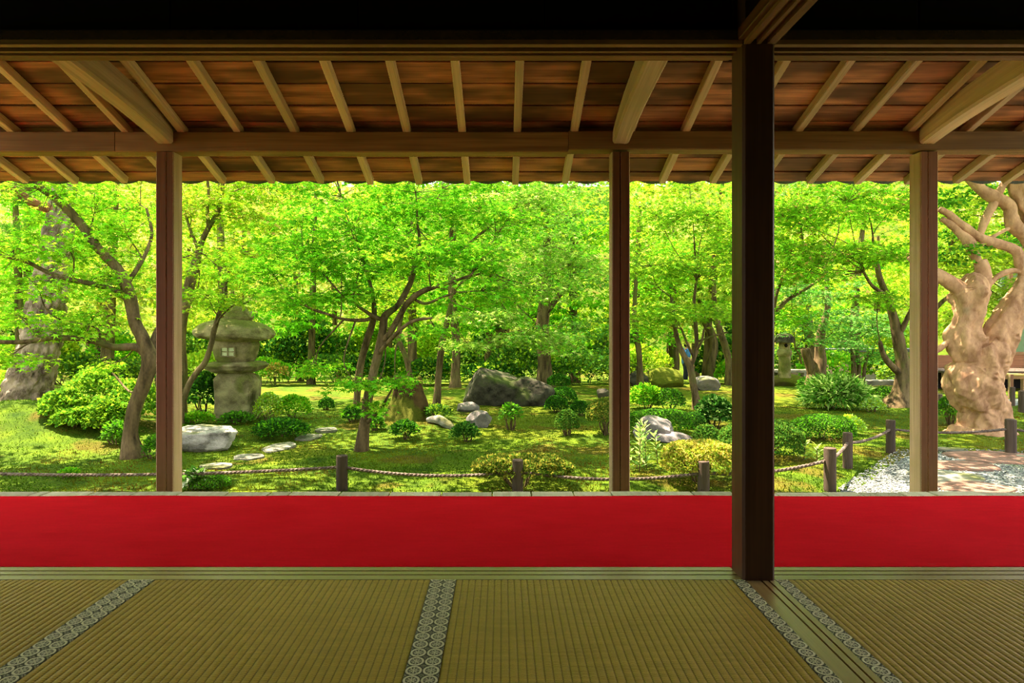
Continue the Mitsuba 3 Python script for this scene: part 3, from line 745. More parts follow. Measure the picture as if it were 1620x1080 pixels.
# the thick pine at the far left
def plated_trunk(points, sides, k, seed, amp, cells=(13.0, 13.0, 4.0)):
    """A trunk whose bark plates stand proud of the cracks between them."""
    p = np.array([P(a, b, d) for a, b, d, w in points]); r = np.array([w * d / FPX / 2 for a, b, d, w in points])
    V, F, UV = tube(p, r, sides, k, 0.05, seed, 3.0)
    q = catmull(np.column_stack([p, r]), 4)
    from scipy.spatial import cKDTree
    g = np.random.default_rng(seed).uniform(0, 1, (6000, 3)) * (V.max(0) - V.min(0) + .2) + V.min(0) - .1
    n = V.max(0) - V.min(0)
    m = int(np.clip(np.prod((n + .2) * np.array(cells)), 400, 40000))
    g = np.random.default_rng(seed).uniform(0, 1, (m, 3)) * (n + .2) + V.min(0) - .1
    tr = cKDTree(g * np.array(cells)); dd, _ = tr.query(V * np.array(cells), k=2)
    e = np.clip((dd[:, 1] - dd[:, 0]) / .35, 0, 1)
    near = q[np.argmin(np.linalg.norm(V[:, None] - q[None, :, :3], axis=2), axis=1)]
    out = unit(V - near[:, :3])
    V = V + out * (amp * (e - .5) + amp * 1.2 * (meshkit.noise(V * np.array([20., 20., 7.]), seed) - .5))[:, None]
    return V, F, UV
t = thing('pine_tree', 'thick old pine trunk with plated grey bark at the left edge', 'tree')
part(t, 'trunk', plated_trunk([(28, 690, 8.9, 104), (36, 650, 8.9, 78), (46, 610, 8.9, 64), (58, 565, 8.9, 58), (68, 520, 8.9, 54), (76, 470, 8.9, 50), (84, 420, 8.9, 45), (92, 370, 8.9, 40), (98, 330, 8.9, 36), (104, 280, 8.9, 32), (108, 200, 8.9, 26)], 84, 24, 5, 0.036), 'bark_pine', smooth=60)
for k, pts in enumerate(([(98, 338, 8.9, 20), (80, 330, 8.8, 17), (55, 322, 8.6, 16), (30, 306, 8.4, 13), (8, 292, 8.2, 10), (-30, 285, 8.0, 8)], [(92, 400, 8.9, 12), (66, 396, 8.7, 10), (36, 384, 8.5, 8), (0, 378, 8.3, 6)], [(100, 300, 8.9, 12), (130, 280, 9.1, 9), (170, 262, 9.3, 6)])):
    p, r = limb(pts)
    part(t, 'branch', tube(p, r, 9, 5, 0.12, 40 + k), 'bark_red', smooth=50, label='reddish bare branch')
rng = np.random.default_rng(77)
def needle_tufts(centres, n, L, base):
    pos, d = [], []
    for c in centres:
        pos.append(np.repeat(np.array(c)[None], n, 0) + rng.normal(size=(n, 3)) * np.array([.05, .05, .02]))
        d.append(unit(rng.normal(size=(n, 3)) + np.array([0, 0, .7])))
    pos, d = np.vstack(pos), np.vstack(d)
    return place_leaves(NEEDLE, pos, d, rng.normal(size=pos.shape), rng.uniform(.7, 1.2, len(pos)) * L, colors(rng, len(pos), base, .25))
foliage(t, 'needles', needle_tufts([P(px, py, d) + rng.normal(size=3) * .10 for px, py, d in [(20, 296, 8.3), (0, 285, 8.1), (40, 300, 8.5), (150, 268, 9.2), (170, 262, 9.3), (10, 376, 8.3), (30, 380, 8.4), (-20, 284, 8.0)] for _ in range(5)], 110, .10, DEEP))

# trees of the middle ground
tree('maple_tree', 'slender pale sapling rising in a curve in front of the stone lantern', 'tree',
     [[(286, 668, 8.0, 9), (289, 640, 8.0, 9), (298, 610, 8.0, 9), (312, 588, 8.0, 9), (325, 572, 8.0, 9), (334, 545, 8.0, 8), (338, 525, 8.0, 8), (346, 498, 8.0, 7), (352, 478, 8.0, 6), (360, 440, 8.1, 4)],
      [(341, 515, 8.0, 4), (350, 500, 7.9, 3), (372, 480, 7.8, 2)]],
     [(360, 430, 8.1, .6, .6, .2, 34), (330, 468, 7.8, .5, .5, .12, 22), (400, 470, 8.0, .5, .5, .12, 22), (320, 400, 8.1, .6, .6, .2, 28)], 'bark_maple', MAPLE, 103, base=LIGHT, alt=FRESH, alt_share=.4, per=26, rs=.2, size=.045)
tree('maple_tree', 'dark leaning maple half hidden behind the left veranda post', 'tree',
     [[(284, 640, 9.2, 18), (288, 590, 9.2, 16), (286, 530, 9.2, 15), (292, 490, 9.2, 15), (300, 450, 9.2, 16), (310, 415, 9.2, 14), (318, 385, 9.2, 9), (330, 360, 9.2, 8), (345, 334, 9.2, 7), (352, 300, 9.2, 6), (350, 260, 9.2, 5)],
      [(330, 362, 9.2, 6), (328, 330, 9.1, 5), (330, 305, 9.0, 4), (328, 280, 9.0, 4)], [(316, 400, 9.2, 6), (300, 360, 9.0, 4), (292, 330, 9.0, 3)]],
     [(340, 310, 9.2, .8, .8, .3, 44), (400, 340, 9.4, .8, .8, .3, 40), (300, 330, 9.0, .6, .6, .3, 26), (380, 400, 9.3, .6, .6, .2, 30), (430, 300, 9.5, .8, .8, .3, 36), (240, 330, 9.0, .6, .6, .3, 24), (190, 420, 9.0, .6, .6, .3, 24), (290, 500, 9.4, .3, .5, .2, 12)],
     'bark_maple', MAPLE, 104, base=LIGHT, alt=np.array(lin(236, 200, 120)), alt_share=.10, per=24, rs=.23, size=.054, tops=[((-4.0, 9.3, 3.4), (1.6, 1.2, .5), 60)], shade_crown=shade_crown_at(-3.8, 9.3, 2.0, 3, 7) + shade_crown_at(-6.4, 10.5, 2.0, 12, 8))
tree('maple_tree', 'tall maple with a pale speckled trunk rising right behind the old stump', 'tree',
     [[(690, 652, 9.4, 12), (693, 610, 9.4, 11), (696, 570, 9.4, 11), (702, 530, 9.4, 10), (712, 490, 9.4, 9), (718, 450, 9.4, 9), (712, 410, 9.4, 7), (716, 350, 9.4, 6), (730, 290, 9.4, 5)],
      [(716, 460, 9.4, 5), (740, 440, 9.3, 4), (770, 430, 9.2, 3)], [(712, 412, 9.4, 5), (760, 370, 9.3, 4), (810, 330, 9.2, 3)]],
     [(760, 330, 9.2, 1.0, .9, .3, 60), (840, 320, 9.4, 1.0, .9, .3, 60), (860, 390, 9.2, .9, .9, .25, 50), (780, 420, 9.0, .8, .8, .2, 40), (850, 460, 9.0, .8, .8, .2, 44), (780, 500, 8.8, .6, .7, .15, 30), (700, 320, 9.6, .8, .8, .3, 36), (900, 420, 9.4, .7, .8, .3, 40), (830, 530, 8.8, .6, .6, .12, 26), (740, 545, 8.8, .45, .5, .1, 18), (880, 540, 8.9, .5, .5, .14, 22)],
     'bark_maple', MAPLE, 105, base=np.array(lin(150, 196, 66)), alt=np.array(lin(206, 220, 120)), alt_share=.25, per=26, rs=.25, size=.056, tops=[((-.2, 9.4, 3.3), (2.0, 1.2, .5), 80)], shade_crown=shade_crown_at(-.2, 9.2, 2.2, 4, 7))
tree('maple_tree', 'straight dark trunk between the maple saplings and the big boulder', 'tree',
     [[(720, 604, 13.2, 16), (721, 580, 13.2, 14), (722, 545, 13.2, 14), (718, 500, 13.2, 13), (714, 450, 13.2, 11), (716, 400, 13.2, 9), (720, 330, 13.2, 7)]],
     [(700, 380, 13.2, 1.4, 1.2, .5, 60), (640, 440, 13.0, 1.2, 1.2, .4, 46), (760, 480, 13.0, 1.0, 1.2, .4, 40), (620, 350, 13.4, 1.4, 1.2, .5, 50)], 'bark_maple', THREE, 106, base=MID, per=24, rs=.32, size=.06, tops=[((-1.2, 13.2, 4.3), (2.4, 1.6, .7), 80)], shade_crown=shade_crown_at(-1.4, 12.6, 2.4, 5, 12))
tree('maple_tree', 'thick mossy trunk standing just behind the big boulder', 'tree',
     [[(862, 606, 13.6, 26), (862, 580, 13.6, 23), (860, 550, 13.6, 23), (858, 515, 13.6, 22), (862, 470, 13.6, 18), (866, 410, 13.6, 14), (862, 330, 13.6, 10)], [(860, 500, 13.6, 10), (890, 460, 13.4, 8), (920, 420, 13.2, 5)]],
     [(880, 350, 13.4, 1.6, 1.4, .5, 80), (930, 430, 13.2, 1.0, 1.2, .5, 56), (820, 420, 13.4, 1.2, 1.2, .4, 46), (910, 520, 12.8, .8, .8, .3, 34), (950, 320, 13.6, 1.2, 1.2, .5, 50), (950, 560, 12.6, .6, .7, .25, 24)], 'bark_maple', THREE, 107, base=np.array(lin(120, 172, 70)), alt=LIGHT, alt_share=.2, per=24, rs=.32, size=.06, tops=[((.9, 13.6, 4.6), (2.4, 1.6, .7), 80)], shade_crown=shade_crown_at(1.2, 11.8, 2.2, 6, 9))
tree('maple_tree', 'thin grey stem rising behind the old stump', 'tree', [[(652, 612, 10.2, 10), (648, 590, 10.2, 9), (642, 565, 10.2, 9), (634, 545, 10.2, 8), (630, 528, 10.2, 7), (640, 480, 10.2, 5), (650, 430, 10.2, 4)]],
     [(620, 460, 10.2, .7, .7, .25, 30), (660, 400, 10.4, .8, .8, .3, 34), (590, 500, 10.2, .5, .6, .2, 18)], 'bark_maple', MAPLE, 108, shade_crown=shade_crown_at(-2.8, 11.6, 2.5, 11, 12), base=LIGHT, per=22, rs=.24, size=.045)  # overhead clumps away from the stem are added to shade the far lawn

# trees to the right of the middle veranda post
tree('maple_tree', 'forked young maple standing behind the round camellia, between the two right posts', 'tree',
     [[(1103, 646, 9.9, 14), (1100, 625, 9.9, 11), (1096, 604, 9.9, 11), (1092, 582, 9.9, 11), (1084, 566, 9.9, 9), (1076, 550, 9.9, 8), (1070, 530, 9.9, 7), (1066, 505, 9.9, 6), (1062, 470, 9.9, 5)],
      [(1091, 580, 9.9, 8), (1098, 566, 9.9, 7), (1102, 548, 9.9, 7), (1101, 520, 9.9, 6), (1098, 480, 9.9, 5), (1102, 440, 9.9, 4)], [(1101, 556, 9.9, 4), (1110, 540, 9.8, 4), (1114, 520, 9.8, 3)], [(1098, 566, 9.9, 4), (1088, 545, 9.8, 4), (1078, 520, 9.7, 3)], [(1104, 540, 9.9, 3.5), (1126, 532, 9.8, 3), (1152, 525, 9.7, 2.5)]],
     [(1040, 340, 9.6, .8, .8, .3, 46), (1120, 340, 9.8, .8, .8, .3, 46), (1030, 420, 9.6, .7, .7, .25, 40), (1110, 420, 9.6, .7, .7, .25, 44), (1060, 490, 9.5, .6, .6, .16, 30), (1130, 490, 9.6, .5, .6, .16, 26), (1020, 500, 9.6, .4, .5, .16, 18), (1170, 380, 9.8, .6, .7, .3, 34)],
     'bark_maple', MAPLE, 109, base=np.array(lin(140, 190, 48)), alt=LIGHT, alt_share=.3, per=26, rs=.24, size=.056, tops=[((2.9, 9.9, 3.2), (1.6, 1.2, .4), 60)], shade_crown=shade_crown_at(2.9, 9.0, 2.2, 7, 8) + shade_crown_at(3.5, 6.8, 1.8, 14, 9, 22))  # the second set of overhead clumps is added to shade the gravel
for pts, lab, bl, sd, bs in (
    ([(1126, 596, 15.2, 17), (1125, 575, 15.2, 14), (1129, 548, 15.2, 14), (1124, 525, 15.2, 13), (1116, 508, 15.2, 12), (1108, 470, 15.2, 10), (1100, 400, 15.2, 7)], 'tree with a bent pale trunk behind the grey boulder, left of the big dark post', [(1100, 400, 15, 1.4, 1.3, .6, 60), (1150, 470, 15, .9, 1.0, .4, 36), (1050, 450, 15, .9, 1.0, .4, 36)], 110, MID),
    ([(1154, 600, 14.0, 12), (1153, 575, 14.0, 11), (1148, 550, 14.0, 11), (1138, 520, 14.0, 10), (1130, 480, 14.0, 8), (1130, 400, 14, 6)], 'curving trunk half hidden by the big dark post', [(1140, 420, 14, 1.2, 1.2, .5, 50), (1180, 350, 14, 1.2, 1.2, .5, 46)], 111, LIGHT),
    ([(1013, 602, 12.6, 11), (1012, 575, 12.6, 9), (1010, 550, 12.6, 9), (1006, 525, 12.6, 8), (1004, 480, 12.6, 7), (1010, 400, 12.6, 5)], 'slim trunk next to the mossy boulder, right of the middle veranda post', [(1010, 400, 12.6, 1.2, 1.2, .5, 50), (1050, 530, 12.4, .5, .6, .2, 18), (990, 520, 12.4, .4, .6, .2, 16)], 112, MID),
    ([(1066, 590, 18.0, 18), (1066, 560, 18, 17), (1065, 520, 18, 16), (1064, 450, 18, 12)], 'dark upright trunk directly left of the person in blue', [(1060, 450, 18, 1.6, 1.2, .7, 50)], 113, DEEP)):
    tree('garden_tree', lab, 'tree', [pts], bl, 'bark_maple', THREE, sd, base=bs, alt=LIGHT, alt_share=.15, per=24, rs=.30, size=.058)
tree('maple_tree', 'twin-stemmed tree with a broken stump-like trunk right of the small lantern', 'tree',
     [[(1294, 614, 12.4, 36), (1292, 595, 12.4, 30), (1298, 570, 12.4, 19), (1297, 548, 12.4, 15), (1300, 520, 12.4, 12), (1310, 480, 12.4, 9), (1306, 420, 12.4, 7)], [(1286, 592, 12.4, 17), (1280, 572, 12.4, 15), (1275, 556, 12.4, 15), (1274, 551, 12.4, 13)], [(1268, 575, 12.3, 3), (1264, 560, 12.2, 2.5), (1258, 552, 12.1, 2)]],
     [(1300, 460, 11.6, .8, .9, .25, 40), (1340, 500, 11.4, .8, .8, .2, 44), (1270, 510, 11.6, .5, .6, .2, 24), (1380, 520, 11.2, .6, .7, .2, 32), (1330, 540, 11.2, .5, .6, .12, 22), (1250, 450, 11.8, .6, .7, .3, 28)],
     'bark_maple', MAPLE, 114, base=np.array(lin(116, 178, 76)), alt=np.array(lin(170, 206, 120)), alt_share=.2, per=28, rs=.26, size=.046, tops=[((6.3, 12.4, 3.7), (1.8, 1.4, .6), 60)], shade_crown=shade_crown_at(6.0, 12.0, 2.4, 8, 12))
tree('maple_tree', 'mossy maple with a flaring foot and a left limb, behind the right veranda post', 'tree',
     [[(1420, 642, 10.2, 40), (1424, 622, 10.2, 27), (1428, 595, 10.2, 22), (1426, 565, 10.2, 20), (1420, 530, 10.2, 17), (1414, 505, 10.2, 14), (1404, 470, 10.2, 11), (1392, 440, 10.2, 9), (1384, 400, 10.2, 7)],
      [(1424, 590, 10.2, 13), (1410, 578, 10.1, 10), (1398, 562, 10.0, 9), (1392, 540, 9.9, 6)], [(1422, 530, 10.2, 9), (1432, 510, 10.1, 8), (1446, 480, 10, 6)], [(1400, 465, 10.2, 6), (1380, 452, 10, 5), (1366, 430, 9.9, 4)]],
     [(1260, 330, 9.6, .8, .8, .3, 46), (1340, 320, 9.6, .9, .8, .3, 50), (1410, 330, 9.8, .7, .8, .3, 40), (1250, 400, 9.4, .6, .7, .2, 36), (1330, 400, 9.4, .8, .8, .2, 44), (1400, 400, 9.6, .6, .7, .2, 32), (1280, 430, 9.3, .5, .6, .14, 24), (1390, 470, 9.8, .4, .5, .16, 18), (1240, 345, 9.4, .5, .6, .3, 24)],
     'bark_maple', MAPLE, 115, base=np.array(lin(140, 194, 44)), alt=SEED, alt_share=.07, per=28, rs=.24, size=.056, tops=[((5.4, 10.0, 3.3), (1.8, 1.2, .5), 70)], shade_crown=shade_crown_at(5.2, 9.0, 2.2, 9, 9))
tree('maple_tree', 'thin dark multi-stemmed shrub tree left of the mossy maple', 'tree',
     [[(1350, 606, 13.6, 9), (1351, 585, 13.6, 8), (1350, 565, 13.6, 8), (1348, 540, 13.6, 6), (1346, 500, 13.6, 5)], [(1358, 604, 13.6, 6), (1359, 580, 13.6, 6), (1356, 550, 13.6, 5), (1362, 510, 13.6, 4)], [(1366, 604, 13.6, 5), (1368, 580, 13.6, 5), (1374, 555, 13.6, 4)]],
     [(1350, 520, 13.4, .8, .9, .3, 34), (1380, 560, 13.2, .5, .7, .2, 22)], 'bark_maple', THREE, 116, base=np.array(lin(110, 170, 60)), per=24, rs=.3, size=.058)
tree('garden_tree', 'leaning stem with a bent branch just right of the big dark post', 'tree',
     [[(1214, 585, 10.8, 10), (1215, 550, 10.8, 9), (1220, 518, 10.8, 8), (1232, 490, 10.8, 7), (1246, 474, 10.8, 6), (1270, 460, 10.8, 5), (1300, 440, 10.8, 3)], [(1216, 540, 10.8, 6), (1222, 500, 10.8, 6), (1230, 460, 10.8, 5), (1244, 430, 10.8, 4)]],
     [(1240, 500, 10.6, .5, .5, .16, 24), (1260, 440, 10.6, .6, .6, .25, 30), (1220, 400, 10.8, .5, .6, .3, 28)], 'bark_maple', MAPLE, 117, base=MID, alt=LIGHT, alt_share=.2, per=24, rs=.25, size=.056)

# the twisted crape myrtle
t = thing('twisted_tree', 'thick twisted tree with smooth tan bark and swollen knots at the right edge', 'tree')
DM = 7.75
mt = [(1552, 704, 118), (1555, 690, 92), (1558, 676, 72), (1557, 655, 66), (1554, 639, 66), (1545, 623, 72), (1539, 606, 75), (1544, 594, 71), (1550, 584, 65), (1552, 572, 66), (1552, 558, 66), (1545, 545, 52)]
def lumpy(points, seed, sides=110, k=14, lump=0.10, groove=0.085):
    p = np.array([P(a, b, DM) for a, b, w in points]); r = np.array([w * DM / FPX / 2 for a, b, w in points])
    V, F, UV = tube(p, r, sides, k, 0.0)
    q = catmull(np.column_stack([p, r]), 6)
    near = q[np.argmin(np.linalg.norm(V[:, None] - q[None, :, :3], axis=2), axis=1)]
    o = V - near[:, :3]
    th = np.arctan2(o[:, 1], o[:, 0])
    n1 = meshkit.fbm(V * 4.2, 3, seed) - .5
    strand = np.cos(th * 5 + V[:, 2] * 6.0 + 5 * n1) + .5 * np.cos(th * 9 - V[:, 2] * 9.0 + 6 * n1)                 # sinews that wind around the trunk
    n2 = meshkit.fbm(V * np.array([16, 16, 9.]), 3, seed + 3) - .5
    n3 = meshkit.fbm(V * np.array([34, 34, 20.]) + 2 * n1[:, None], 2, seed + 5) - .5
    kn = np.random.default_rng(seed).choice(len(V), 8)
    bumps = np.zeros(len(V))
    for c in kn: bumps += np.exp(-np.sum((V - V[c]) ** 2, 1) / .05 ** 2) * .05 - np.exp(-np.sum((V - V[c]) ** 2, 1) / .022 ** 2) * .06
    V = V + unit(o) * (near[:, 3] * (lump * 2 * n1 + groove * strand + .20 * n2 + .12 * n3) + bumps * np.minimum(1, near[:, 3] / .2))[:, None]
    return V, F, UV
part(t, 'trunk', lumpy(mt, 5), 'bark_myrtle', smooth=True)
part(t, 'branch', lumpy([(1540, 575, 40), (1533, 560, 46), (1527, 545, 52), (1524, 531, 50), (1528, 517, 40), (1532, 500, 41), (1534, 484, 44), (1535, 465, 52), (1534, 452, 46), (1526, 446, 34)], 8, 72, 10, .09), 'bark_myrtle', smooth=True)
part(t, 'branch', lumpy([(1566, 585, 40), (1572, 562, 44), (1577, 545, 46), (1580, 530, 46), (1590, 515, 43), (1602, 496, 42), (1614, 476, 40), (1628, 452, 38), (1640, 420, 34), (1646, 380, 30), (1632, 340, 28), (1618, 310, 30), (1612, 280, 32), (1610, 250, 28)], 12, 72, 10, .08), 'bark_myrtle', smooth=True)
for k, pts in enumerate(([(1540, 470, 30), (1520, 458, 25), (1502, 446, 22), (1484, 436, 20), (1462, 424, 18), (1440, 405, 14)], [(1542, 470, 30), (1553, 452, 25), (1554, 436, 21), (1553, 420, 19), (1551, 411, 15)],
    [(1622, 440, 16), (1614, 415, 15), (1606, 396, 15), (1588, 388, 14), (1566, 382, 15), (1547, 374, 14), (1530, 362, 13), (1514, 350, 12), (1500, 338, 11), (1486, 330, 8)],
    [(1640, 400, 20), (1622, 372, 21), (1606, 358, 21), (1600, 342, 19), (1598, 328, 18), (1586, 318, 18), (1570, 312, 18), (1556, 303, 17), (1544, 292, 16), (1530, 278, 14)],
    [(1548, 416, 12), (1538, 396, 16), (1532, 382, 18), (1518, 368, 12), (1504, 355, 10), (1490, 346, 8)], [(1550, 372, 9), (1558, 350, 11), (1568, 330, 12), (1580, 305, 11), (1592, 285, 9)],
    [(1618, 430, 7), (1600, 428, 7), (1580, 436, 7), (1566, 450, 6)], [(1552, 388, 6), (1575, 372, 5), (1598, 360, 5)], [(1528, 556, 7), (1508, 538, 9), (1490, 548, 8), (1478, 556, 7)])):
    part(t, 'branch', lumpy(pts, 20 + k, 14, 6, .10, .03), 'bark_myrtle', smooth=True)
rng = np.random.default_rng(118)
bl = [(P(a, b, d), (x, y, z), n) for a, b, d, x, y, z, n in [(1500, 320, 7.9, .22, .3, .18, 16), (1510, 400, 8.0, .2, .3, .12, 12), (1600, 370, 8.4, .3, .3, .2, 14), (1570, 300, 8.6, .4, .4, .2, 20), (1492, 370, 8.2, .15, .3, .2, 10), (1540, 395, 7.6, .12, .2, .06, 5), (1600, 310, 8.2, .2, .3, .15, 10)]] + [((6.2, 8.0, 3.1), (1.6, 1.2, .5), 70)]
foliage(t, 'foliage', sprays(rng, bl, 22, .16, .055, OVAL, np.array(lin(90, 150, 40)), .25, LIGHT, .3, .5, .3)[0])
foliage(t, 'shade_foliage', sprays(rng, shade_crown_at(5.0, 6.9, 2.0, 10, 18, 26) + shade_crown_at(4.3, 5.9, 1.3, 13, 7, 24), 16, .40, .085, OVAL, np.array(lin(90, 150, 40)), .25, LIGHT, .2, .5, .4)[0])  # unseen clumps added overhead to shade the gravel and the trunk
# a leafy tree that screens the house
tree('garden_tree', 'leafy tree behind the twisted tree, screening the house', 'tree',
     [[(1468, 640, 11.0, 14), (1466, 580, 11.0, 12), (1470, 500, 11.0, 10), (1490, 420, 11.0, 8), (1530, 340, 11.0, 6)], [(1470, 500, 11, 8), (1500, 470, 10.9, 6), (1560, 440, 10.8, 4)]],
     [(1510, 320, 10.6, .6, .7, .3, 44), (1580, 320, 10.8, .8, .7, .3, 56), (1500, 420, 10.4, .5, .6, .25, 40), (1560, 410, 10.6, .6, .7, .3, 50), (1620, 400, 10.6, .6, .7, .3, 44), (1590, 470, 10.5, .5, .6, .2, 34), (1500, 500, 10.4, .3, .5, .2, 22), (1640, 320, 10.8, .6, .6, .3, 40), (1615, 455, 10.3, .35, .5, .2, 34), (1640, 480, 10.4, .3, .5, .12, 24), (1540, 370, 10.8, .6, .6, .3, 36)], 'bark_maple', THREE, 119, base=LIGHT, alt=YELLOW, alt_share=.3, per=26, rs=.28, size=.062)

# ------------------------------------------------------------------ the woods behind
rng = np.random.default_rng(300)
ORD = 'leftmost second third fourth fifth sixth seventh eighth ninth tenth eleventh twelfth thirteenth fourteenth fifteenth sixteenth seventeenth eighteenth'.split()
def spot_words(px):
    for lim, w_ in ((110, 'behind the pine'), (240, 'behind the front maple'), (330, 'behind the left veranda post'), (440, 'behind the stone lantern'), (560, 'left of the middle maple'), (690, 'behind the middle maple'), (760, 'behind the stump'), (880, 'behind the big boulder'), (960, 'right of the big boulder'), (1020, 'behind the middle veranda post'), (1140, 'behind the forked maple'), (1220, 'behind the big dark post'), (1340, 'behind the small lantern'), (1440, 'behind the mossy maple')):
        if px < lim: return w_
    return 'behind the twisted tree'
def ordinal(k): return ORD[k] + (' from left' if k else '')
WOOD_GROUP = 'trees of the woods behind the garden'
k = 0
spots = []
for d0, n in ((15.5, 11), (18.5, 12), (22.0, 13), (26.0, 14)):
    for q in range(n):
        px = -60 + 1740 * (q + rng.uniform(.25, .75)) / n
        d = d0 + rng.uniform(-1.0, 1.0)
        xx = (px - CX) * d / FPX
        if xx > 8.2 and d < 21.5: continue
        spots.append((px, d, {15.5: 'nearest', 18.5: 'second', 22.0: 'third', 26.0: 'farthest'}[d0]))
for xx_, d_ in ((-10.6, 10.6), (-12.6, 13.4), (-10.2, 7.6), (-15.0, 11.0)): spots.append((CX + xx_ / d_ * FPX, d_, 'outer'))
rowcount = {}
for px, d, row in spots:
    kk = rowcount.get(row, 0); rowcount[row] = kk + 1
    xx = (px - CX) * d / FPX; gz = float(ground_z(xx, d))
    lean = rng.normal(size=2) * .25; H = rng.uniform(5.2, 6.6) + (d - 15) * .10
    p = np.array([[xx, d, gz - .1], [xx + .1 * lean[0], d, gz + .5], [xx + .5 * lean[0], d + .3 * lean[1], gz + .45 * H], [xx + lean[0], d + lean[1], gz + .85 * H]])
    r0 = rng.uniform(.08, .16)
    t = thing('woodland_tree', f'leafy tree, {row} woodland row, {ordinal(kk)}, {spot_words(px)}', 'tree', WOOD_GROUP)
    part(t, 'trunk', tube(p, [r0 * 1.4, r0, r0 * .8, r0 * .35], 8, 5, .1, int(d * 10)), 'bark_maple', smooth=50)
    bl = []
    for b in range(8):
        hz = gz + H * (.22 + .80 * (b + .5) / 8); sp = 1.45 * (1 - .35 * abs((b + .5) / 8 - .5))
        a = rng.uniform(0, 2 * np.pi)
        bl.append(((xx + sp * .55 * math.cos(a), d + sp * .45 * math.sin(a), hz), (sp * .85, sp * .7, .42), 22))
    bs = [LIGHT, FRESH, MID, np.array(lin(196, 214, 80)), FRESH][int(rng.integers(0, 5))]
    if d > 20: bs = [LIGHT, np.array(lin(206, 220, 110)), FRESH][int(rng.integers(0, 3))]
    foliage(t, 'foliage', sprays(rng, bl, 16, .42, .13, THREE, bs, .25, None, 0, .5, .4)[0])

# ------------------------------------------------------------------ stones
def rock(c, r, seed, cuts=16, sub=4, rough=.05, rot=0.0, lo=.62, flat=None):
    rg = np.random.default_rng(seed)
    s = trimesh.creation.icosphere(sub); v = np.array(s.vertices)
    n = unit(rg.normal(size=(cuts, 3))); d = rg.uniform(lo, 1.0, cuts)
    if flat is not None: n = np.vstack([n, unit(np.array(flat[0], float)[None])]); d = np.append(d, flat[1])
    den = v @ n.T
    rad = np.min(np.where(den > .05, d / np.maximum(den, .05), 9), axis=1)
    rad = np.minimum(rad, 1.08)
    v = v * rad[:, None]
    v = v * (1 + rough * 2 * (meshkit.fbm(v * 3.0 + seed, 4, seed) - .5) + rough * (meshkit.fbm(v * 11.0 + seed, 3, seed) - .5))[:, None]
    ca, sa = math.cos(rot), math.sin(rot)
    v = v * np.array(r)
    v = np.column_stack([ca * v[:, 0] - sa * v[:, 1], sa * v[:, 0] + ca * v[:, 1], v[:, 2]])
    return v + np.array(c), np.array(s.faces)
def rock_px(x0, x1, y0, y1, seed, depth=.7, sink=.25, **kw):
    """A rock that fills this box of the photograph, its foot on the ground."""
    f = at((x0 + x1) / 2, y1); d = f[1]
    rx = (x1 - x0) * d / FPX / 2; d += rx * depth; rx = (x1 - x0) * d / FPX / 2
    top = EYE - (y0 - CY) * d / FPX; h = top - f[2]
    cz = f[2] + h * (.5 - sink / 2); rz = h * (.5 + sink / 2) * 1.06
    return rock(((x0 + x1) / 2 * 0 + ((x0 + x1) / 2 - CX) * d / FPX, d, cz), (rx * 1.08, rx * depth, rz), seed, **kw)
solo('rock', rock_px(262, 371, 670, 716, 3, cuts=12, lo=.7, flat=((0.05, -.1, 1), .62), rough=.07), 'stone_white', 'flat-topped whitish rock behind the left veranda post, below the stone lantern', 'rock', smooth=True)
solo('rock', rock_px(734, 826, 574, 642, 14, cuts=9, lo=.66, flat=((.35, -.25, .9), .60), rough=.06), 'stone_dark', 'big dark angular boulder with a slanting top in the middle of the garden', 'rock', smooth=30)
solo('rock', rock_px(792, 872, 598, 643, 17, cuts=14, lo=.8, rough=.06), 'stone_dark', 'rounded dark boulder leaning on the right of the big angular one', 'rock', smooth=True)
solo('rock', rock_px(740, 779, 651, 677, 21, cuts=10, lo=.7), 'stone_grey', 'small grey rock on the moss in front of the big dark boulder', 'rock', smooth=30)
solo('rock', rock_px(722, 756, 636, 652, 22, cuts=10, lo=.7), 'stone_grey', 'low pale rock between the big boulder and the small grey rock', 'rock', smooth=30)
solo('rock', rock_px(1006, 1074, 659, 698, 25, cuts=10, lo=.62, flat=((.5, -.3, .8), .6), rough=.07), 'stone_grey', 'pointed grey-pink rock behind the yellow dome bush', 'rock', smooth=30)
solo('rock', rock_px(1040, 1094, 684, 702, 26, cuts=10, lo=.7), 'stone_grey', 'low flat rock at the right foot of the pointed grey-pink rock', 'rock', smooth=30)
solo('rock', rock_px(1094, 1136, 596, 618, 27, cuts=9, lo=.62), 'stone_grey', 'pale grey boulder far back, between the forked maple and the big dark post', 'rock', smooth=30)
solo('rock', rock_px(1016, 1080, 583, 613, 28, cuts=14, lo=.85), 'stone_moss', 'round brownish boulder covered in moss', 'rock', smooth=True)
solo('rock', rock_px(996, 1024, 588, 614, 29, cuts=10, lo=.7), 'stone_dark', 'dark rock at the left of the mossy boulder', 'rock', smooth=30)
solo('rock', rock_px(944, 966, 613, 632, 30, cuts=10, lo=.7), 'stone_dark', 'small dark rock left of the middle veranda post', 'rock', smooth=30)
solo('rock', rock_px(1220, 1270, 592, 611, 31, depth=.6, cuts=12, lo=.8), 'stone_moss', 'mossy rock base under the small far lantern', 'rock', smooth=True)
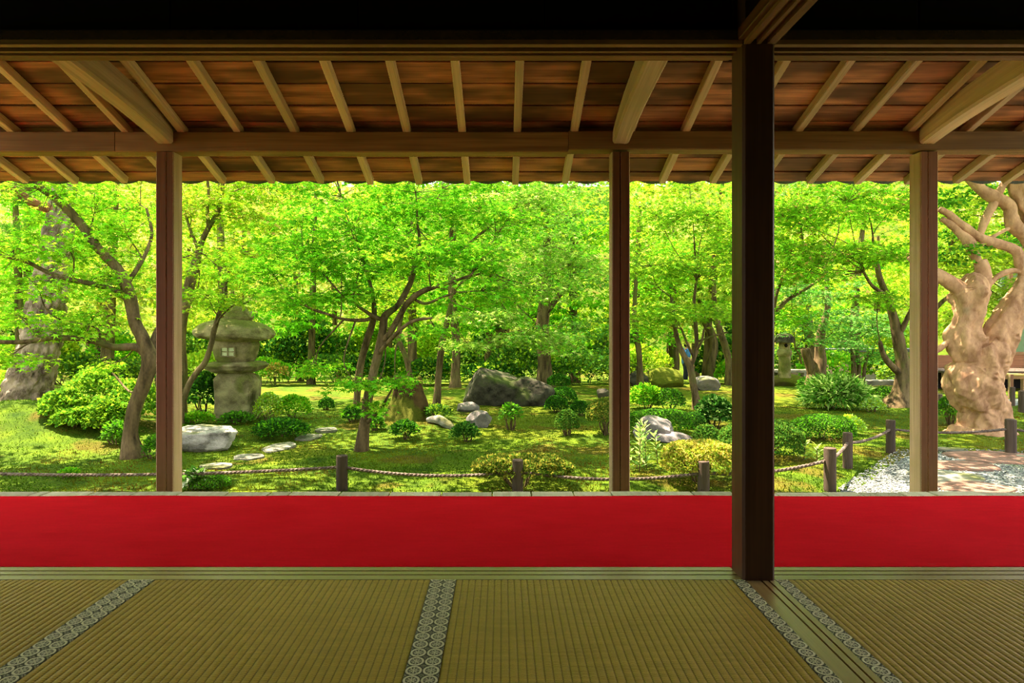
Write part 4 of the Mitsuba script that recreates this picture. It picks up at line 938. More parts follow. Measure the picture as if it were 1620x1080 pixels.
# stepping stones in the moss and in the gravel
def slab(x0, x1, y0, y1, seed, h=.05, lift=.02):
    a, b = at((x0 + x1) / 2, y1), at((x0 + x1) / 2, y0)
    n = 40; th = np.arange(n) * 2 * np.pi / n
    rg = np.random.default_rng(seed); ph = rg.uniform(0, 6.28, 5); am = rg.uniform(0, .11, 5) / np.arange(1, 6) ** .6
    rad = 1 + sum(am[i] * np.cos((i + 2) * th + ph[i]) for i in range(5))
    d = (a[1] + b[1]) / 2; rx, ry = (x1 - x0) * d / FPX / 2, max(.10, (b[1] - a[1]) / 2)
    cx, cz = ((x0 + x1) / 2 - CX) * d / FPX, float(ground_z(((x0 + x1) / 2 - CX) * d / FPX, d))
    rings = []
    for s_, z in ((1.0, -.03), (1.0, h * .6), (.97, h * .9), (.90, h), (.45, h + .004)):
        rings.append(np.column_stack([cx + rx * rad * s_ * np.cos(th), d + ry * rad * s_ * np.sin(th), cz + z - h + lift + .006 * (meshkit.noise(np.column_stack([rx * rad * s_ * np.cos(th), ry * rad * s_ * np.sin(th), th * 0]) * 6, seed) - .5) + 0 * th]))
    return loft(np.array(rings))
for k, (x0, x1, y0, y1, lab) in enumerate(((470, 508, 683, 698, 'pale stepping stone, middle of the path left of the middle maple'), (500, 534, 675, 686, 'pale stepping stone, farthest along the path left of the middle maple'), (418, 464, 704, 716, 'pale stepping stone between the white rock and the middle maple'), (370, 416, 719, 729, 'pale stepping stone just in front of the whitish rock, right side'), (318, 368, 734, 743, 'nearest pale stepping stone, beside the left veranda post'))):
    solo('stepping_stone', slab(x0, x1, y0, y1, 50 + k, .05, .018), 'stone_slab', lab, 'stepping stone', smooth=40)
for k, (x0, x1, y0, y1, m, lab) in enumerate(((1500, 1660, 716, 738, 'stone_pink', 'large pinkish stepping stone in the gravel, below the twisted tree'), (1462, 1578, 732, 749, 'stone_pink', 'pinkish stepping stone in the gravel, second from the twisted tree'), (1440, 1552, 747, 769, 'stone_slab', 'grey stepping stone in the gravel at the foot of the right veranda post'), (1480, 1600, 765, 785, 'stone_pink', 'pinkish stepping stone in the gravel, nearest the veranda edge'), (1478, 1524, 710, 717, 'stone_slab', 'small pale stepping stone at the moss edge beyond the gravel'), (1606, 1640, 722, 732, 'stone_slab', 'small round stone at the right edge in the gravel'))):
    solo('stepping_stone', slab(x0, x1, y0, y1, 70 + k, .05, .03), m, lab, 'stepping stone', smooth=40)
solo('stone_edging', block(6.6, 9.3, 14.35, 14.6, -.72, -.44, 0, .02), 'stone_slab', 'pale stone edging along the far gravel path', 'kerb')
t = thing('stone_bench', 'low pale stone bench behind the small far lantern', 'bench')
bx, bd = (1250 - CX) * 15.8e-3, 15.8; bz = EYE - (584 - CY) * 15.8e-3
part(t, 'seat', block(bx - .50, bx + .50, bd - .15, bd + .15, bz - .07, bz, 0, .01), 'stone_slab')
for sx in (-.36, .30): part(t, 'leg', block(bx + sx, bx + sx + .09, bd - .1, bd + .1, float(ground_z(bx, bd)) - .05, bz - .07, 2, .01), 'stone_slab')

# the old stump and the fallen root beside it
f = at(642, 664)
def stump():
    n, m = 72, 26
    th = np.arange(n) * 2 * np.pi / n
    H = .50
    rings = []
    for q in np.linspace(0, 1, m):
        z = f[2] - .06 + (H + .06) * q
        r = .205 + .14 * (1 - q) ** 3.0 + .07 * np.maximum(0, np.cos(th * 5 + .6)) * (1 - q) ** 1.8 - .03 * q
        w = np.column_stack([np.cos(th) * 1.3, np.sin(th) * 1.3, np.full(n, q * 1.2)])
        r = r * (1 + .30 * (meshkit.fbm(w * 2.2, 4, 9) - .5) + .10 * (meshkit.fbm(w * np.array([9, 9, 3.]), 3, 5) - .5))
        zz = z + (q > .9) * .10 * (meshkit.noise(w * 5, 3) - .5)
        rings.append(np.column_stack([f[0] + r * np.cos(th) * 1.05, f[1] + .25 + r * np.sin(th), zz]))
    return loft(np.array(rings))
solo('tree_stump', stump(), 'stump', 'broad mossy old tree stump in the middle of the garden', 'stump', smooth=50)
p = [at(676, 668) + np.array([0, 0, .03]), at(692, 671) + np.array([0, 0, .06]), at(706, 676) + np.array([0, 0, .05]), at(718, 679) + np.array([0, 0, .01])]
solo('fallen_root', tube(p, [.03, .06, .055, .03], 12, 6, .25, 4), 'stone_white', 'pale gnarled root lying on the moss right of the stump', 'root', smooth=50)

# ------------------------------------------------------------------ lanterns
def stone(c, half, seed, e=.45, prof=None, rough=.05, sub=4, shear=0.0):
    s = trimesh.creation.icosphere(sub); v = np.array(s.vertices)
    v = np.sign(v) * np.abs(v) ** e
    v = v / np.maximum(1, np.abs(v).max(1, keepdims=True))
    if prof is not None:
        k = np.interp(v[:, 2], np.linspace(-1, 1, len(prof)), prof); v[:, :2] *= k[:, None]
    v = v * (1 + rough * 2 * (meshkit.fbm(v * 2.0 + seed * 3.1, 3, seed) - .5) + rough * .8 * (meshkit.fbm(v * 8.0, 3, seed) - .5))[:, None]
    v = v * np.array(half)
    v[:, 2] += shear * v[:, 0]
    return v + np.array(c), np.array(s.faces)
DL = 8.75
def box_px(x0, x1, y0, y1, d=DL):
    return P((x0 + x1) / 2, (y0 + y1) / 2, d), (x1 - x0) * d / FPX / 2, (y1 - y0) * d / FPX / 2
t = thing('stone_lantern', 'tall rustic stone lantern with a wide boulder cap and a lattice window', 'lantern')
c, hx, hz = box_px(344, 408, 587, 669); part(t, 'pillar', stone(c, (hx, hx * .8, hz), 1, .35, [1.06, 1.0, .94, .90, .97, 1.0, .86], .075), 'stone_lantern', smooth=50)
c, hx, hz = box_px(326, 419, 571, 590); part(t, 'platform', stone(c, (hx, hx * .8, hz), 2, .5, [.62, .85, 1.0, .96], .10), 'stone_lantern', smooth=50)
c, hx, hz = box_px(343, 404, 536, 574); part(t, 'light_box', stone(c, (hx * 1.02, hx * .85, hz), 3, .32, [.80, .88, .95, 1.0, .97], .035), 'stone_lantern', smooth=50)
lb = c
c, hx, hz = box_px(313, 430, 502, 540); capc = c; part(t, 'cap', stone(c, (hx, hx * .85, hz), 4, .62, [.86, 1.0, .97, .86, .66, .40], .085, shear=-.05), 'stone_lantern', smooth=50)
c, hx, hz = box_px(359, 398, 484, 509); part(t, 'finial', stone(c, (hx, hx * .9, hz), 5, .5, [1.0, 1.0, .9, .7], .09), 'stone_lantern', smooth=50)
wc, wx, wz = box_px(361, 384, 547, 563, DL)
yf = lb[1] - .262
fr = part(t, 'window', cat([block(wc[0] - wx, wc[0] + wx, yf, yf + .06, wc[2] + wz - .016, wc[2] + wz, 0, .001), block(wc[0] - wx, wc[0] + wx, yf, yf + .06, wc[2] - wz, wc[2] - wz + .016, 0, .001), block(wc[0] - wx, wc[0] - wx + .016, yf, yf + .06, wc[2] - wz, wc[2] + wz, 2, .001), block(wc[0] + wx - .016, wc[0] + wx, yf, yf + .06, wc[2] - wz, wc[2] + wz, 2, .001), block(wc[0] - .006, wc[0] + .006, yf + .004, yf + .05, wc[2] - wz, wc[2] + wz, 2, .001), block(wc[0] - wx, wc[0] + wx, yf + .004, yf + .05, wc[2] - .006, wc[2] + .006, 0, .001)]), 'stone_lantern', label='small lattice window')
part(fr, 'paper', block(wc[0] - wx + .01, wc[0] + wx - .01, yf + .02, yf + .03, wc[2] - wz + .01, wc[2] + wz - .01, 0, .001), 'paper', label='white paper')
DS = 13.2
t = thing('small_lantern', 'small mushroom-capped stone lantern far back, right of the big dark post', 'lantern')
def lathe(c, prof, n=28):
    th = np.arange(n) * 2 * np.pi / n
    return loft(np.array([np.column_stack([c[0] + r * np.cos(th), c[1] + r * np.sin(th), np.full(n, z)]) for r, z in prof]))
c0 = P(1241, 560, DS); u = DS / FPX
zf = lambda y: EYE - (y - CY) * u
part(t, 'pillar', lathe(c0, [(9.5 * u, zf(597)), (9 * u, zf(580)), (9 * u, zf(563))]), 'stone_lantern', smooth=40)
part(t, 'platform', lathe(c0, [(8.5 * u, zf(564)), (11 * u, zf(561)), (11 * u, zf(555)), (9 * u, zf(552))]), 'stone_lantern', smooth=40)
lbx = part(t, 'light_box', lathe(c0, [(8 * u, zf(553)), (8.3 * u, zf(546)), (8 * u, zf(540))]), 'stone_lantern', smooth=40)
part(lbx, 'opening', lathe(c0 + np.array([-1 * u, -7.7 * u, 0]), [(.1 * u, zf(549.5)), (2.2 * u, zf(547.5)), (2.6 * u, zf(546)), (2.2 * u, zf(544.5)), (.1 * u, zf(542.5))], 12), 'wood_wall', label='dark round opening')
part(t, 'cap', lathe(c0, [(7 * u, zf(540)), (15.5 * u, zf(541.5)), (16 * u, zf(539)), (14 * u, zf(533)), (10 * u, zf(528.5)), (5 * u, zf(526)), (1 * u, zf(525.5))]), 'stone_dark', smooth=40)

# ------------------------------------------------------------------ log fence and rope
fence = [(541, 720, 5.10, 18), (819, 727, 5.02, 17.5), (1113, 729, 5.0, 18.5), (1313, 708, 5.08, 18.5), (1341, 684, 5.94, 14.5), (1409, 664, 6.62, 13.5), (1599, 663, 6.52, 15.5)]
plabs = ['left of the middle bushes', 'in front of the wide clipped bush', 'in front of the yellow dome bush', 'at the corner of the pale gravel', 'second of the two close together at the gravel', 'at the back of the gravel', 'right of the twisted tree']
tops_ = []
for (px, py, d, w), lb_ in zip([(-215, 722, 5.15, 18)] + fence + [(1890, 690, 6.6, 15)], ['beyond the left edge of the frame'] + plabs + ['beyond the right edge of the frame']):
    c = P(px, py, d); r = w * d / FPX / 2
    gz = float(ground_z(c[0], d))
    n = 18; th = np.arange(n) * 2 * np.pi / n
    rings = [np.column_stack([c[0] + rr * np.cos(th), d + rr * np.sin(th), np.full(n, z)]) for rr, z in ((r, gz - .08), (r, gz + .1), (r * .99, c[2] - .006), (r * .93, c[2]), (r * .4, c[2] + .001))]
    solo('fence_post', loft(np.array(rings)), 'wood_log', 'short dark log fence post ' + lb_, 'post', smooth=40)
    tops_.append(np.array([c[0], d, c[2] - .095]))
sag = [.06, .05, .055, .045, .02, .035, .04, .05]
pts = []
for a, b, s_ in zip(tops_[:-1], tops_[1:], sag):
    q = np.linspace(0, 1, 40, endpoint=False)[:, None]
    pts.append(a + (b - a) * q + np.array([0, 0, -1.0]) * s_ * 4 * q * (1 - q))
pts = np.vstack(pts + [tops_[-1][None]])
def rope_mesh(p, r):
    seg = np.concatenate([[0], np.cumsum(np.linalg.norm(np.diff(p, axis=0), axis=1))])
    s = np.arange(0, seg[-1], .008); q = np.column_stack([np.interp(s, seg, p[:, i]) for i in range(3)])
    t_ = unit(np.gradient(q, axis=0)); A = unit(np.cross(t_, [0, 0, 1.0])); B = np.cross(A, t_)
    n = 12; th = np.arange(n) * 2 * np.pi / n
    rr = r * (1 + .20 * np.cos(3 * (th[None] - s[:, None] * 2 * np.pi / .10)))
    ring = q[:, None] + rr[..., None] * (np.cos(th)[None, :, None] * A[:, None] + np.sin(th)[None, :, None] * B[:, None])
    return loft(ring)
solo('rope', rope_mesh(pts, .0125), 'rope', 'twisted rope strung from post to post along the garden edge', 'rope', smooth=True)
# ------------------------------------------------------------------ shrubs
def shrub(label, x0, x1, y0, y1, kind, seed, base=DEEP, alt=None, share=0.0, name='shrub', cat_='bush', stem=.0, depth=.75, n=None, size=None, group=None, e=2.0, lump=.12):
    """A bush that fills this box of the photograph, its foot on the ground. stem: the share of its height that is bare."""
    rg = np.random.default_rng(seed)
    f = at((x0 + x1) / 2, y1); d = f[1]
    rx = (x1 - x0) * d / FPX / 2; d2 = d + rx * depth * .8
    rx = (x1 - x0) * d2 / FPX / 2; ry = rx * depth
    cx = ((x0 + x1) / 2 - CX) * d2 / FPX
    gz = min(float(ground_z(cx, d2)), f[2] + .05)
    top = EYE - (y0 - CY) * d2 / FPX; h = max(.08, top - gz)
    z0 = gz + stem * h
    t = thing(name, label, cat_, group)
    area = 2.2 * (rx * ry * 2 + (rx + ry) * (h - stem * h) * 1.6)
    if size is None: size = {'clipped': .024, 'azalea': .034, 'broad': .052, 'reed': .11, 'fern': .034}[kind]
    if n is None: n = int(np.clip(area / size ** 2 * {'clipped': 4.4, 'azalea': 2.6, 'broad': 2.6, 'reed': 1.6, 'fern': 3.2}[kind], 250, 9500))
    u = unit(rg.normal(size=(n, 3)) * np.array([1, 1, 1.15])); u[:, 2] = np.where(u[:, 2] < -.25, -u[:, 2], u[:, 2])
    k = rg.random((n, 1))
    shell = {'clipped': 1 - .10 * k ** 2, 'azalea': 1 - .30 * k ** 1.6, 'broad': 1 - .5 * k ** 1.2, 'reed': 1 - .6 * k, 'fern': 1 - .5 * k}[kind]
    hh = (h - stem * h)
    sq = np.sign(u) * np.abs(u) ** (2 / e); sq = sq if e != 2.0 else u
    lum = 1 + lump * 2 * (meshkit.fbm(sq * 2.3 + seed, 3, seed) - .5)[:, None]
    zc = z0 + hh * .35
    pos = sq * shell * lum * np.array([rx, ry, 1.0])
    pos[:, 2] = np.where(pos[:, 2] > 0, pos[:, 2] * hh * .65, pos[:, 2] * hh * .35 * 1.3)
    pos += np.array([cx, d2, zc])
    pos[:, 2] = np.maximum(pos[:, 2], gz + .01)
    if kind == 'clipped':
        dirn = u * .6 + rg.normal(size=(n, 3)) * .7; nor = u + rg.normal(size=(n, 3)) * .55; tpl = OVAL
    elif kind == 'azalea':
        dirn = u * .8 + rg.normal(size=(n, 3)) * .6 + np.array([0, 0, .2]); nor = u * .6 + np.array([0, 0, .6]) + rg.normal(size=(n, 3)) * .5; tpl = OVAL
    elif kind == 'broad':
        dirn = u + rg.normal(size=(n, 3)) * .5 + np.array([0, 0, -.2]); nor = u * .5 + np.array([0, 0, .8]) + rg.normal(size=(n, 3)) * .4; tpl = OVAL
    elif kind == 'reed':
        dirn = u * .7 + rg.normal(size=(n, 3)) * .45 + np.array([-.15, -.3, .1]); nor = np.array([0, -.4, .8]) + rg.normal(size=(n, 3)) * .5; tpl = LONG
    else:
        dirn = u * .9 + np.array([0, 0, .25]) + rg.normal(size=(n, 3)) * .4; nor = np.array([0, 0, 1.]) + rg.normal(size=(n, 3)) * .5; tpl = OVAL
    foliage(t, 'foliage', place_leaves(tpl, pos, dirn, nor, size * rg.uniform(.65, 1.25, n), colors(rg, n, base, .22, alt, share)))
    st = []
    for q in range(7 if stem > .05 else 4):
        a = rg.uniform(0, 6.28); rr = rg.uniform(.15, .75)
        p0 = np.array([cx + .25 * rx * math.cos(a) * rr, d2 + .25 * ry * math.sin(a) * rr, gz - .03])
        p2 = np.array([cx + rx * math.cos(a) * rr, d2 + ry * math.sin(a) * rr, z0 + hh * .45])
        pm = (p0 + p2) / 2 + rg.normal(size=3) * .06 * h
        st.append(tube([p0, pm, p2], [.010, .008, .004], 5, 4, 0, 0))
    part(t, 'stems', cat(st), 'bark_maple', smooth=50, kind='stuff')
    return t
YEL = np.array(lin(134, 156, 44)); OLIVE = np.array(lin(100, 124, 40)); PALEG = np.array(lin(176, 208, 110)); DARKG = np.array(lin(62, 112, 36)); SHADE = np.array(lin(84, 128, 44)); GOLD = np.array(lin(170, 162, 66)); BRONZE = np.array(lin(190, 120, 60))
S = shrub
# clipped bushes behind the rope
S('wide low clipped bush with flat golden top and bare stems', 747, 906, 723, 779, 'clipped', 1, OLIVE, GOLD, .35, 'clipped_bush', stem=.42, depth=.55, e=2.8)
S('golden dome-shaped clipped bush beside the big dark post', 1049, 1168, 699, 776, 'clipped', 2, np.array(lin(160, 172, 56)), np.array(lin(206, 190, 96)), .35, 'clipped_bush', stem=.22, depth=.8, e=2.5)
S('round clipped bush on bare stems, on the lawn left of middle veranda post', 879, 915, 649, 691, 'clipped', 3, SHADE, OLIVE, .3, 'clipped_bush', stem=.12)
S('taller round clipped bush half hidden behind the middle veranda post', 929, 990, 630, 692, 'clipped', 4, OLIVE, GOLD, .25, 'clipped_bush', stem=.25)
S('dark round bush at the right end of the boulders, topmost of the cluster', 866, 902, 592, 616, 'clipped', 5, DARKG, MID, .15, 'clipped_bush')
S('round green bush below the topmost bush beside the boulders', 868, 912, 613, 640, 'clipped', 6, DARKG, MID, .2, 'clipped_bush')
S('dark round bush in front of the boulders, left of the cluster', 862, 898, 627, 654, 'clipped', 7, DARKG, MID, .15, 'clipped_bush')
S('small dark round bush right of the boulder cluster of bushes', 902, 931, 634, 658, 'clipped', 8, DARKG, MID, .12, 'clipped_bush')
S('dark ball bush on the moss in front of the small grey rock', 713, 760, 669, 701, 'fern', 9, DARKG, SHADE, .25, 'clipped_bush')
S('dark leafy ball bush in front of the stump', 617, 664, 665, 698, 'fern', 10, DARKG, MID, .25, 'clipped_bush')
S('dark round bush just left of the middle maple trunk', 543, 572, 642, 669, 'clipped', 11, DARKG, SHADE, .2, 'clipped_bush')
S('small bush behind the slender middle maple, right of its foot', 580, 608, 655, 684, 'fern', 12, SHADE, MID, .3, 'clipped_bush')
S('low spreading dark green bush right of the whitish rock', 398, 490, 664, 699, 'fern', 13, DARKG, MID, .2, 'shrub', n=2600)
S('bright yellow-green azalea right of the stone lantern', 404, 448, 622, 668, 'azalea', 14, LIGHT, PALEG, .4)
S('dark-and-light leafy azalea between the stone lantern and the path', 436, 492, 626, 664, 'azalea', 15, MID, LIGHT, .4)
S('small dark bush alone on the moss beyond the stepping stones', 505, 528, 629, 649, 'clipped', 16, DARKG, MID, .2)
S('dark upright evergreen bush left of the stone lantern', 298, 348, 588, 662, 'broad', 17, DARKG, MID, .2, stem=.15, size=.05, n=1500)
S('low grassy bush at the left foot of the stone lantern', 286, 338, 652, 672, 'fern', 18, MID, LIGHT, .3)
S('low fern clump at the foot of the stone lantern pillar', 348, 404, 652, 673, 'fern', 19, SHADE, MID, .3)
for k, (x0, x1, y0, y1, lab) in enumerate(((66, 136, 618, 674, 'sunlit azalea right behind the pine trunk'), (104, 192, 588, 664, 'tall sunlit azalea behind the front maple, left part of the mass'), (136, 208, 632, 692, 'sunlit azalea in front of the azalea mass, left of the front maple'), (166, 262, 604, 680, 'sunlit azalea right behind the front maple trunk'), (84, 156, 644, 686, 'low sunlit azalea at the edge of the moss mound'))):
    S(lab, x0, x1, y0, y1, 'azalea', 30 + k, np.array(lin(108, 156, 42)), LIGHT, .28, n=3000, size=.040, lump=.34)
S('dark green low bush at the foot of the front maple', 164, 206, 668, 706, 'broad', 40, SHADE, MID, .4)
S('small dark bush behind the left veranda post', 226, 262, 690, 728, 'fern', 41, SHADE, MID, .4)
# right of the middle post
S('long clipped hedge behind the pointed rock', 992, 1096, 648, 686, 'clipped', 42, SHADE, MID, .3, 'clipped_bush', depth=.4, e=2.6)
S('dark clipped bush at the right end of the long hedge', 1080, 1118, 653, 680, 'clipped', 43, DARKG, SHADE, .3, 'clipped_bush')
S('loose leafy shrub behind the long hedge, right of the middle veranda post', 994, 1050, 608, 650, 'broad', 44, MID, LIGHT, .35, n=1400)
S('dark leafy shrub behind the long hedge, left of the forked maple', 1034, 1084, 616, 650, 'azalea', 45, SHADE, MID, .3)
S('glossy round camellia shrub left of the big dark post', 1102, 1160, 629, 680, 'broad', 46, DARKG, PALEG, .2, stem=.12, n=1500, size=.055)
S('small clipped ball bush left of the big dark post, above the golden dome', 1098, 1138, 673, 704, 'clipped', 47, SHADE, OLIVE, .3, 'clipped_bush')
S('big clipped dome bush partly hidden behind the big dark post', 1142, 1267, 666, 733, 'clipped', 48, SHADE, OLIVE, .3, 'clipped_bush', depth=.7, e=2.5)
S('long low clipped bush right of the big dark post', 1252, 1350, 657, 700, 'clipped', 49, SHADE, MID, .3, 'clipped_bush', depth=.5, e=2.5)
S('pale sunlit bush at the right end of the long low clipped bush', 1322, 1366, 658, 690, 'azalea', 50, LIGHT, PALEG, .4, 'clipped_bush')
S('large mound of long-leaved bamboo grass in the middle of the right lawn', 1270, 1374, 598, 650, 'reed', 51, np.array(lin(96, 150, 44)), PALEG, .45, 'bamboo_grass', 'bamboo grass', n=3600, size=.15)
S('small pale bush at the right foot of the bamboo grass mound', 1361, 1399, 632, 653, 'azalea', 52, PALEG, LIGHT, .4)
S('loose green bush behind the right veranda post, at the foot of the twisted tree', 1484, 1524, 628, 675, 'azalea', 53, SHADE, MID, .35, stem=.15)
S('green bush behind the small trunks, right of the twin-stemmed tree', 1306, 1350, 569, 602, 'broad', 54, MID, LIGHT, .3, size=.08, n=1200)
S('light flowering bush by the far gravel path', 1388, 1416, 578, 606, 'broad', 55, PALEG, LIGHT, .4, size=.08, n=800)
S('low bush beside the mossy maple foot', 1374, 1416, 612, 640, 'azalea', 56, SHADE, MID, .3)
S('low bush right of the small lantern base', 1262, 1296, 596, 618, 'azalea', 57, DARKG, MID, .3)
S('bush left of the small lantern, behind the big dark post', 1186, 1226, 570, 606, 'azalea', 58, MID, LIGHT, .4, size=.06, n=1100)
# the understorey along the back
rg = np.random.default_rng(401)
def ground_shrub(label, x, y, w_, h_, seed, base, alt, size, n, group='undergrowth at the back of the garden'):
    f = np.array([x, y, float(ground_z(x, y))]); px = CX + x / y * FPX; hw = w_ / y * FPX / 2
    return S(label, px - hw, px + hw, CY + (EYE - f[2] - h_) / y * FPX, CY + (EYE - f[2]) / y * FPX, 'azalea', seed, base, alt, .25, size=size, n=n, group=group, stem=.05)
for row, y0, n_, hmax in (('near', 14.6, 15, 1.0), ('far', 18.0, 17, 1.7), ('last', 21.5, 16, 2.4), ('hillside', 27.0, 18, 3.2)):
    for k in range(n_):
        px = -20 + (1230 if row == 'near' else 1480) * (k + rg.uniform(.25, .75)) / n_
        y = y0 + rg.uniform(-.8, .8)
        if abs(px - 1085) < 45: px += 75 if px > 1085 else -75      # keep the visitor in view
        ground_shrub(f'leafy undergrowth bush, {row} row, {ordinal(k)}, {spot_words(px)}', (px - CX) * y / FPX, y, rg.uniform(1.0, 1.8), hmax * rg.uniform(.5, 1.0), 410 + k + {'near': 0, 'far': 50, 'last': 100, 'hillside': 150}[row], [MID, DARKG, SHADE, LIGHT, DARKG, SHADE][int(rg.integers(0, 6))], LIGHT, {'near': .085, 'far': .105, 'last': .13, 'hillside': .17}[row], 1600)
ground_shrub('light green azalea behind the pine at the left edge', -9.0, 11.2, 1.2, .5, 480, LIGHT, YEL, .05, 1800, None)
S('small bronze-leaved bush right behind the stone lantern', 416, 456, 574, 612, 'broad', 460, np.array(lin(196, 180, 84)), BRONZE, .12, size=.055, n=420, stem=.3)
# sunlit young leaves left of the lantern and the small plants
def lily(label, px, py, h, n, seed, name='lily_plant', color=PALEG):
    rg = np.random.default_rng(seed); f = at(px, py)
    t = thing(name, label, 'plant')
    pos, dr_, st = [], [], []
    for q in range(n):
        b = f + np.array([rg.uniform(-.10, .10), rg.uniform(-.06, .06), -.02]); hh = h * rg.uniform(.7, 1.05)
        tip = b + np.array([rg.uniform(-.06, .06), rg.uniform(-.04, .04), hh])
        st.append(tube([b, (b + tip) / 2 + rg.normal(size=3) * .008, tip], [.005, .004, .003], 5, 4, 0, 0))
        m = int(hh / .018)
        for j in range(m):
            k = .12 + .88 * j / m; a = j * 2.4
            pos.append(b + (tip - b) * k); dr_.append([math.cos(a), math.sin(a), .5 + .4 * k])
    pos, dr_ = np.array(pos), np.array(dr_)
    for m_ in st: part(t, 'stem', m_, 'bark_maple', smooth=50)
    foliage(t, 'leaves', place_leaves(leaf_oval(.2), pos, dr_, np.array([0, 0, 1.]) + rg.normal(size=pos.shape) * .2, .085 * rg.uniform(.7, 1.1, len(pos)), colors(rg, len(pos), color, .15)))
lily('tall pale-green lily stems on the moss right of the middle veranda post', 1008, 744, .50, 4, 1)
lily('second cluster of pale lily stems, in front of the pointed rock', 1026, 735, .38, 3, 2)
lily('small fresh lily shoot on the moss right of the big dark post', 1281, 728, .22, 2, 3)
S('white-edged leafy plant at the right foot of the left veranda post', 289, 330, 744, 778, 'broad', 470, SHADE, np.array(lin(220, 228, 200)), .3, 'leafy_plant', 'plant', n=240, size=.05)
S('low moss cushion of tiny leaves right of the white-edged plant', 302, 364, 752, 778, 'clipped', 471, SHADE, MID, .3, 'ground_plant', 'plant', n=2200, size=.016)
S('small green weed in the moss below the left part of the rope', 94, 124, 744, 758, 'fern', 472, MID, LIGHT, .3, 'ground_plant', 'plant', n=160)
S('small seedling shrub on the lawn below the boulders', 790, 826, 638, 682, 'broad', 473, SHADE, MID, .4, 'young_shrub', 'bush', n=220, stem=.3)
S('loose low bush behind the fallen root', 668, 716, 640, 668, 'fern', 474, SHADE, LIGHT, .25, n=700)

# moss tufts over the near ground
rng = np.random.default_rng(500)
n = 112000
d = 4.55 + (rng.random(n) ** 1.5) * 6.0
x = (rng.uniform(-40, 1660, n) - CX) * d / FPX
ok = d > gravel_edge(x) + .02
x, d = x[ok], d[ok]; n = len(x)
pos = np.column_stack([x, d, ground_z(x, d) - .006])
pat = meshkit.fbm(np.column_stack([x * .9, d * .9, x * 0]), 4, 31); pb = meshkit.fbm(np.column_stack([x * 2.3, d * 2.3, x * 0 + 5]), 3, 37)
c = colors(rng, n, lin(70, 100, 12), .30)
w_ = np.clip((pat - .50) * 6, 0, 1)[:, None]; c = c * (1 - w_) + np.array(lin(128, 126, 24)) * (.8 + .4 * rng.random((n, 1))) * w_
w_ = (np.clip((pb - .56) * 7, 0, 1)[:, None] * .8); c = c * (1 - w_) + np.array(lin(112, 78, 28)) * (.7 + .6 * rng.random((n, 1))) * w_
tv = (np.array([(-.16, 0, 0), (.16, 0, 0), (0, 1.0, 0)], float), np.array([(0, 1, 2)]))
v, f, c = place_leaves(tv, pos, np.array([0, 0, 1.0]) + rng.normal(size=(n, 3)) * .45, rng.normal(size=(n, 3)) * np.array([1, 1, .2]), rng.uniform(.014, .036, n), np.clip(c, .003, .9))
t = thing('moss_tufts', 'tufts of green and golden moss covering the garden ground', 'moss', kind='stuff')
scene[t] = mikit.ply((v, f), 'material_blade', False, color=c)
# fallen leaves are few: none are built

# ------------------------------------------------------------------ the house and the wall on the far right
t = thing('garden_house', 'wooden house with a veranda behind the twisted tree at the right edge', 'building')
bx0, bx1, by = 9.0, 16.5, 13.6
part(t, 'wall', block(10.75, bx1, by + .02, by + .12, -.10, 3.0, 0), 'plaster')
part(t, 'wall_rail', block(10.75, bx1, by - .03, by + .02, .17, .24, 0), 'wood_beam')
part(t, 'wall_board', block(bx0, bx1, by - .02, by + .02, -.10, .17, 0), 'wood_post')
x = bx0
while x < bx1:
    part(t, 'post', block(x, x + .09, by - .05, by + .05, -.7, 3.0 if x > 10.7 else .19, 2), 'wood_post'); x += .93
for k in range(11):
    part(t, 'plank', block(bx0 - .2, bx1, by - 1.0 + k * .09, by - 1.0 + k * .09 + .086, -.14, -.10, 0, .006), 'wood_log')
part(t, 'edge_beam', block(bx0 - .2, bx1, by - 1.02, by - .92, -.26, -.145, 0), 'wood_beam')
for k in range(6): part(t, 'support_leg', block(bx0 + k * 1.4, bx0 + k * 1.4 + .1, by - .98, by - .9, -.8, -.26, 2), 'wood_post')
part(t, 'skirt', block(bx0, bx1, by - .30, by - .26, -.9, -.14, 0), 'wood_wall')
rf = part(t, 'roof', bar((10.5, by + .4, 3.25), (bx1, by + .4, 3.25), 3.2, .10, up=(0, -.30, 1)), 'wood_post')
t = thing('bamboo_rail', 'low bamboo handrail in front of the house at the right edge', 'fence')
part(t, 'rail', tube([P(1560, 590, 11.6), P(1620, 593, 11.5), P(1700, 597, 11.4)], [.022] * 3, 10, 4), 'bamboo')
for px in (1599, 1690): 
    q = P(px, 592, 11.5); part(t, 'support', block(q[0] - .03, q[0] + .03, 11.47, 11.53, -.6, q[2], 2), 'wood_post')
for px, py0, py1, w_, d_, lab in ((1602, 612, 633, 7, 10.3, 'thin far log post beside the pale path at the right edge'), (1618, 618, 646, 12, 9.6, 'far log post cut by the right edge of the frame'), (1486, 623, 638, 9, 10.2, 'small far log post seen between the right veranda post and the twisted tree')):
    q = P(px, py0, d_); r = w_ * d_ / FPX / 2; n = 14; th = np.arange(n) * 2 * np.pi / n; gz = float(ground_z(q[0], d_))
    solo('fence_post', loft(np.array([np.column_stack([q[0] + rr * np.cos(th), d_ + rr * np.sin(th), np.full(n, z)]) for rr, z in ((r, gz - .1), (r, q[2] - .005), (r * .9, q[2]))])), 'wood_log', 'short dark ' + lab, 'post', smooth=40)
t = thing('garden_wall', 'reddish earthen garden wall with a tiled top, far behind the right trees', 'wall')
part(t, 'body', block(8.6, 13.2, 19.6, 19.9, -1.2, -.02, 0), 'old_plaster')
part(t, 'footing', block(8.6, 13.2, 19.55, 19.95, -1.3, -.72, 0), 'stone_slab')
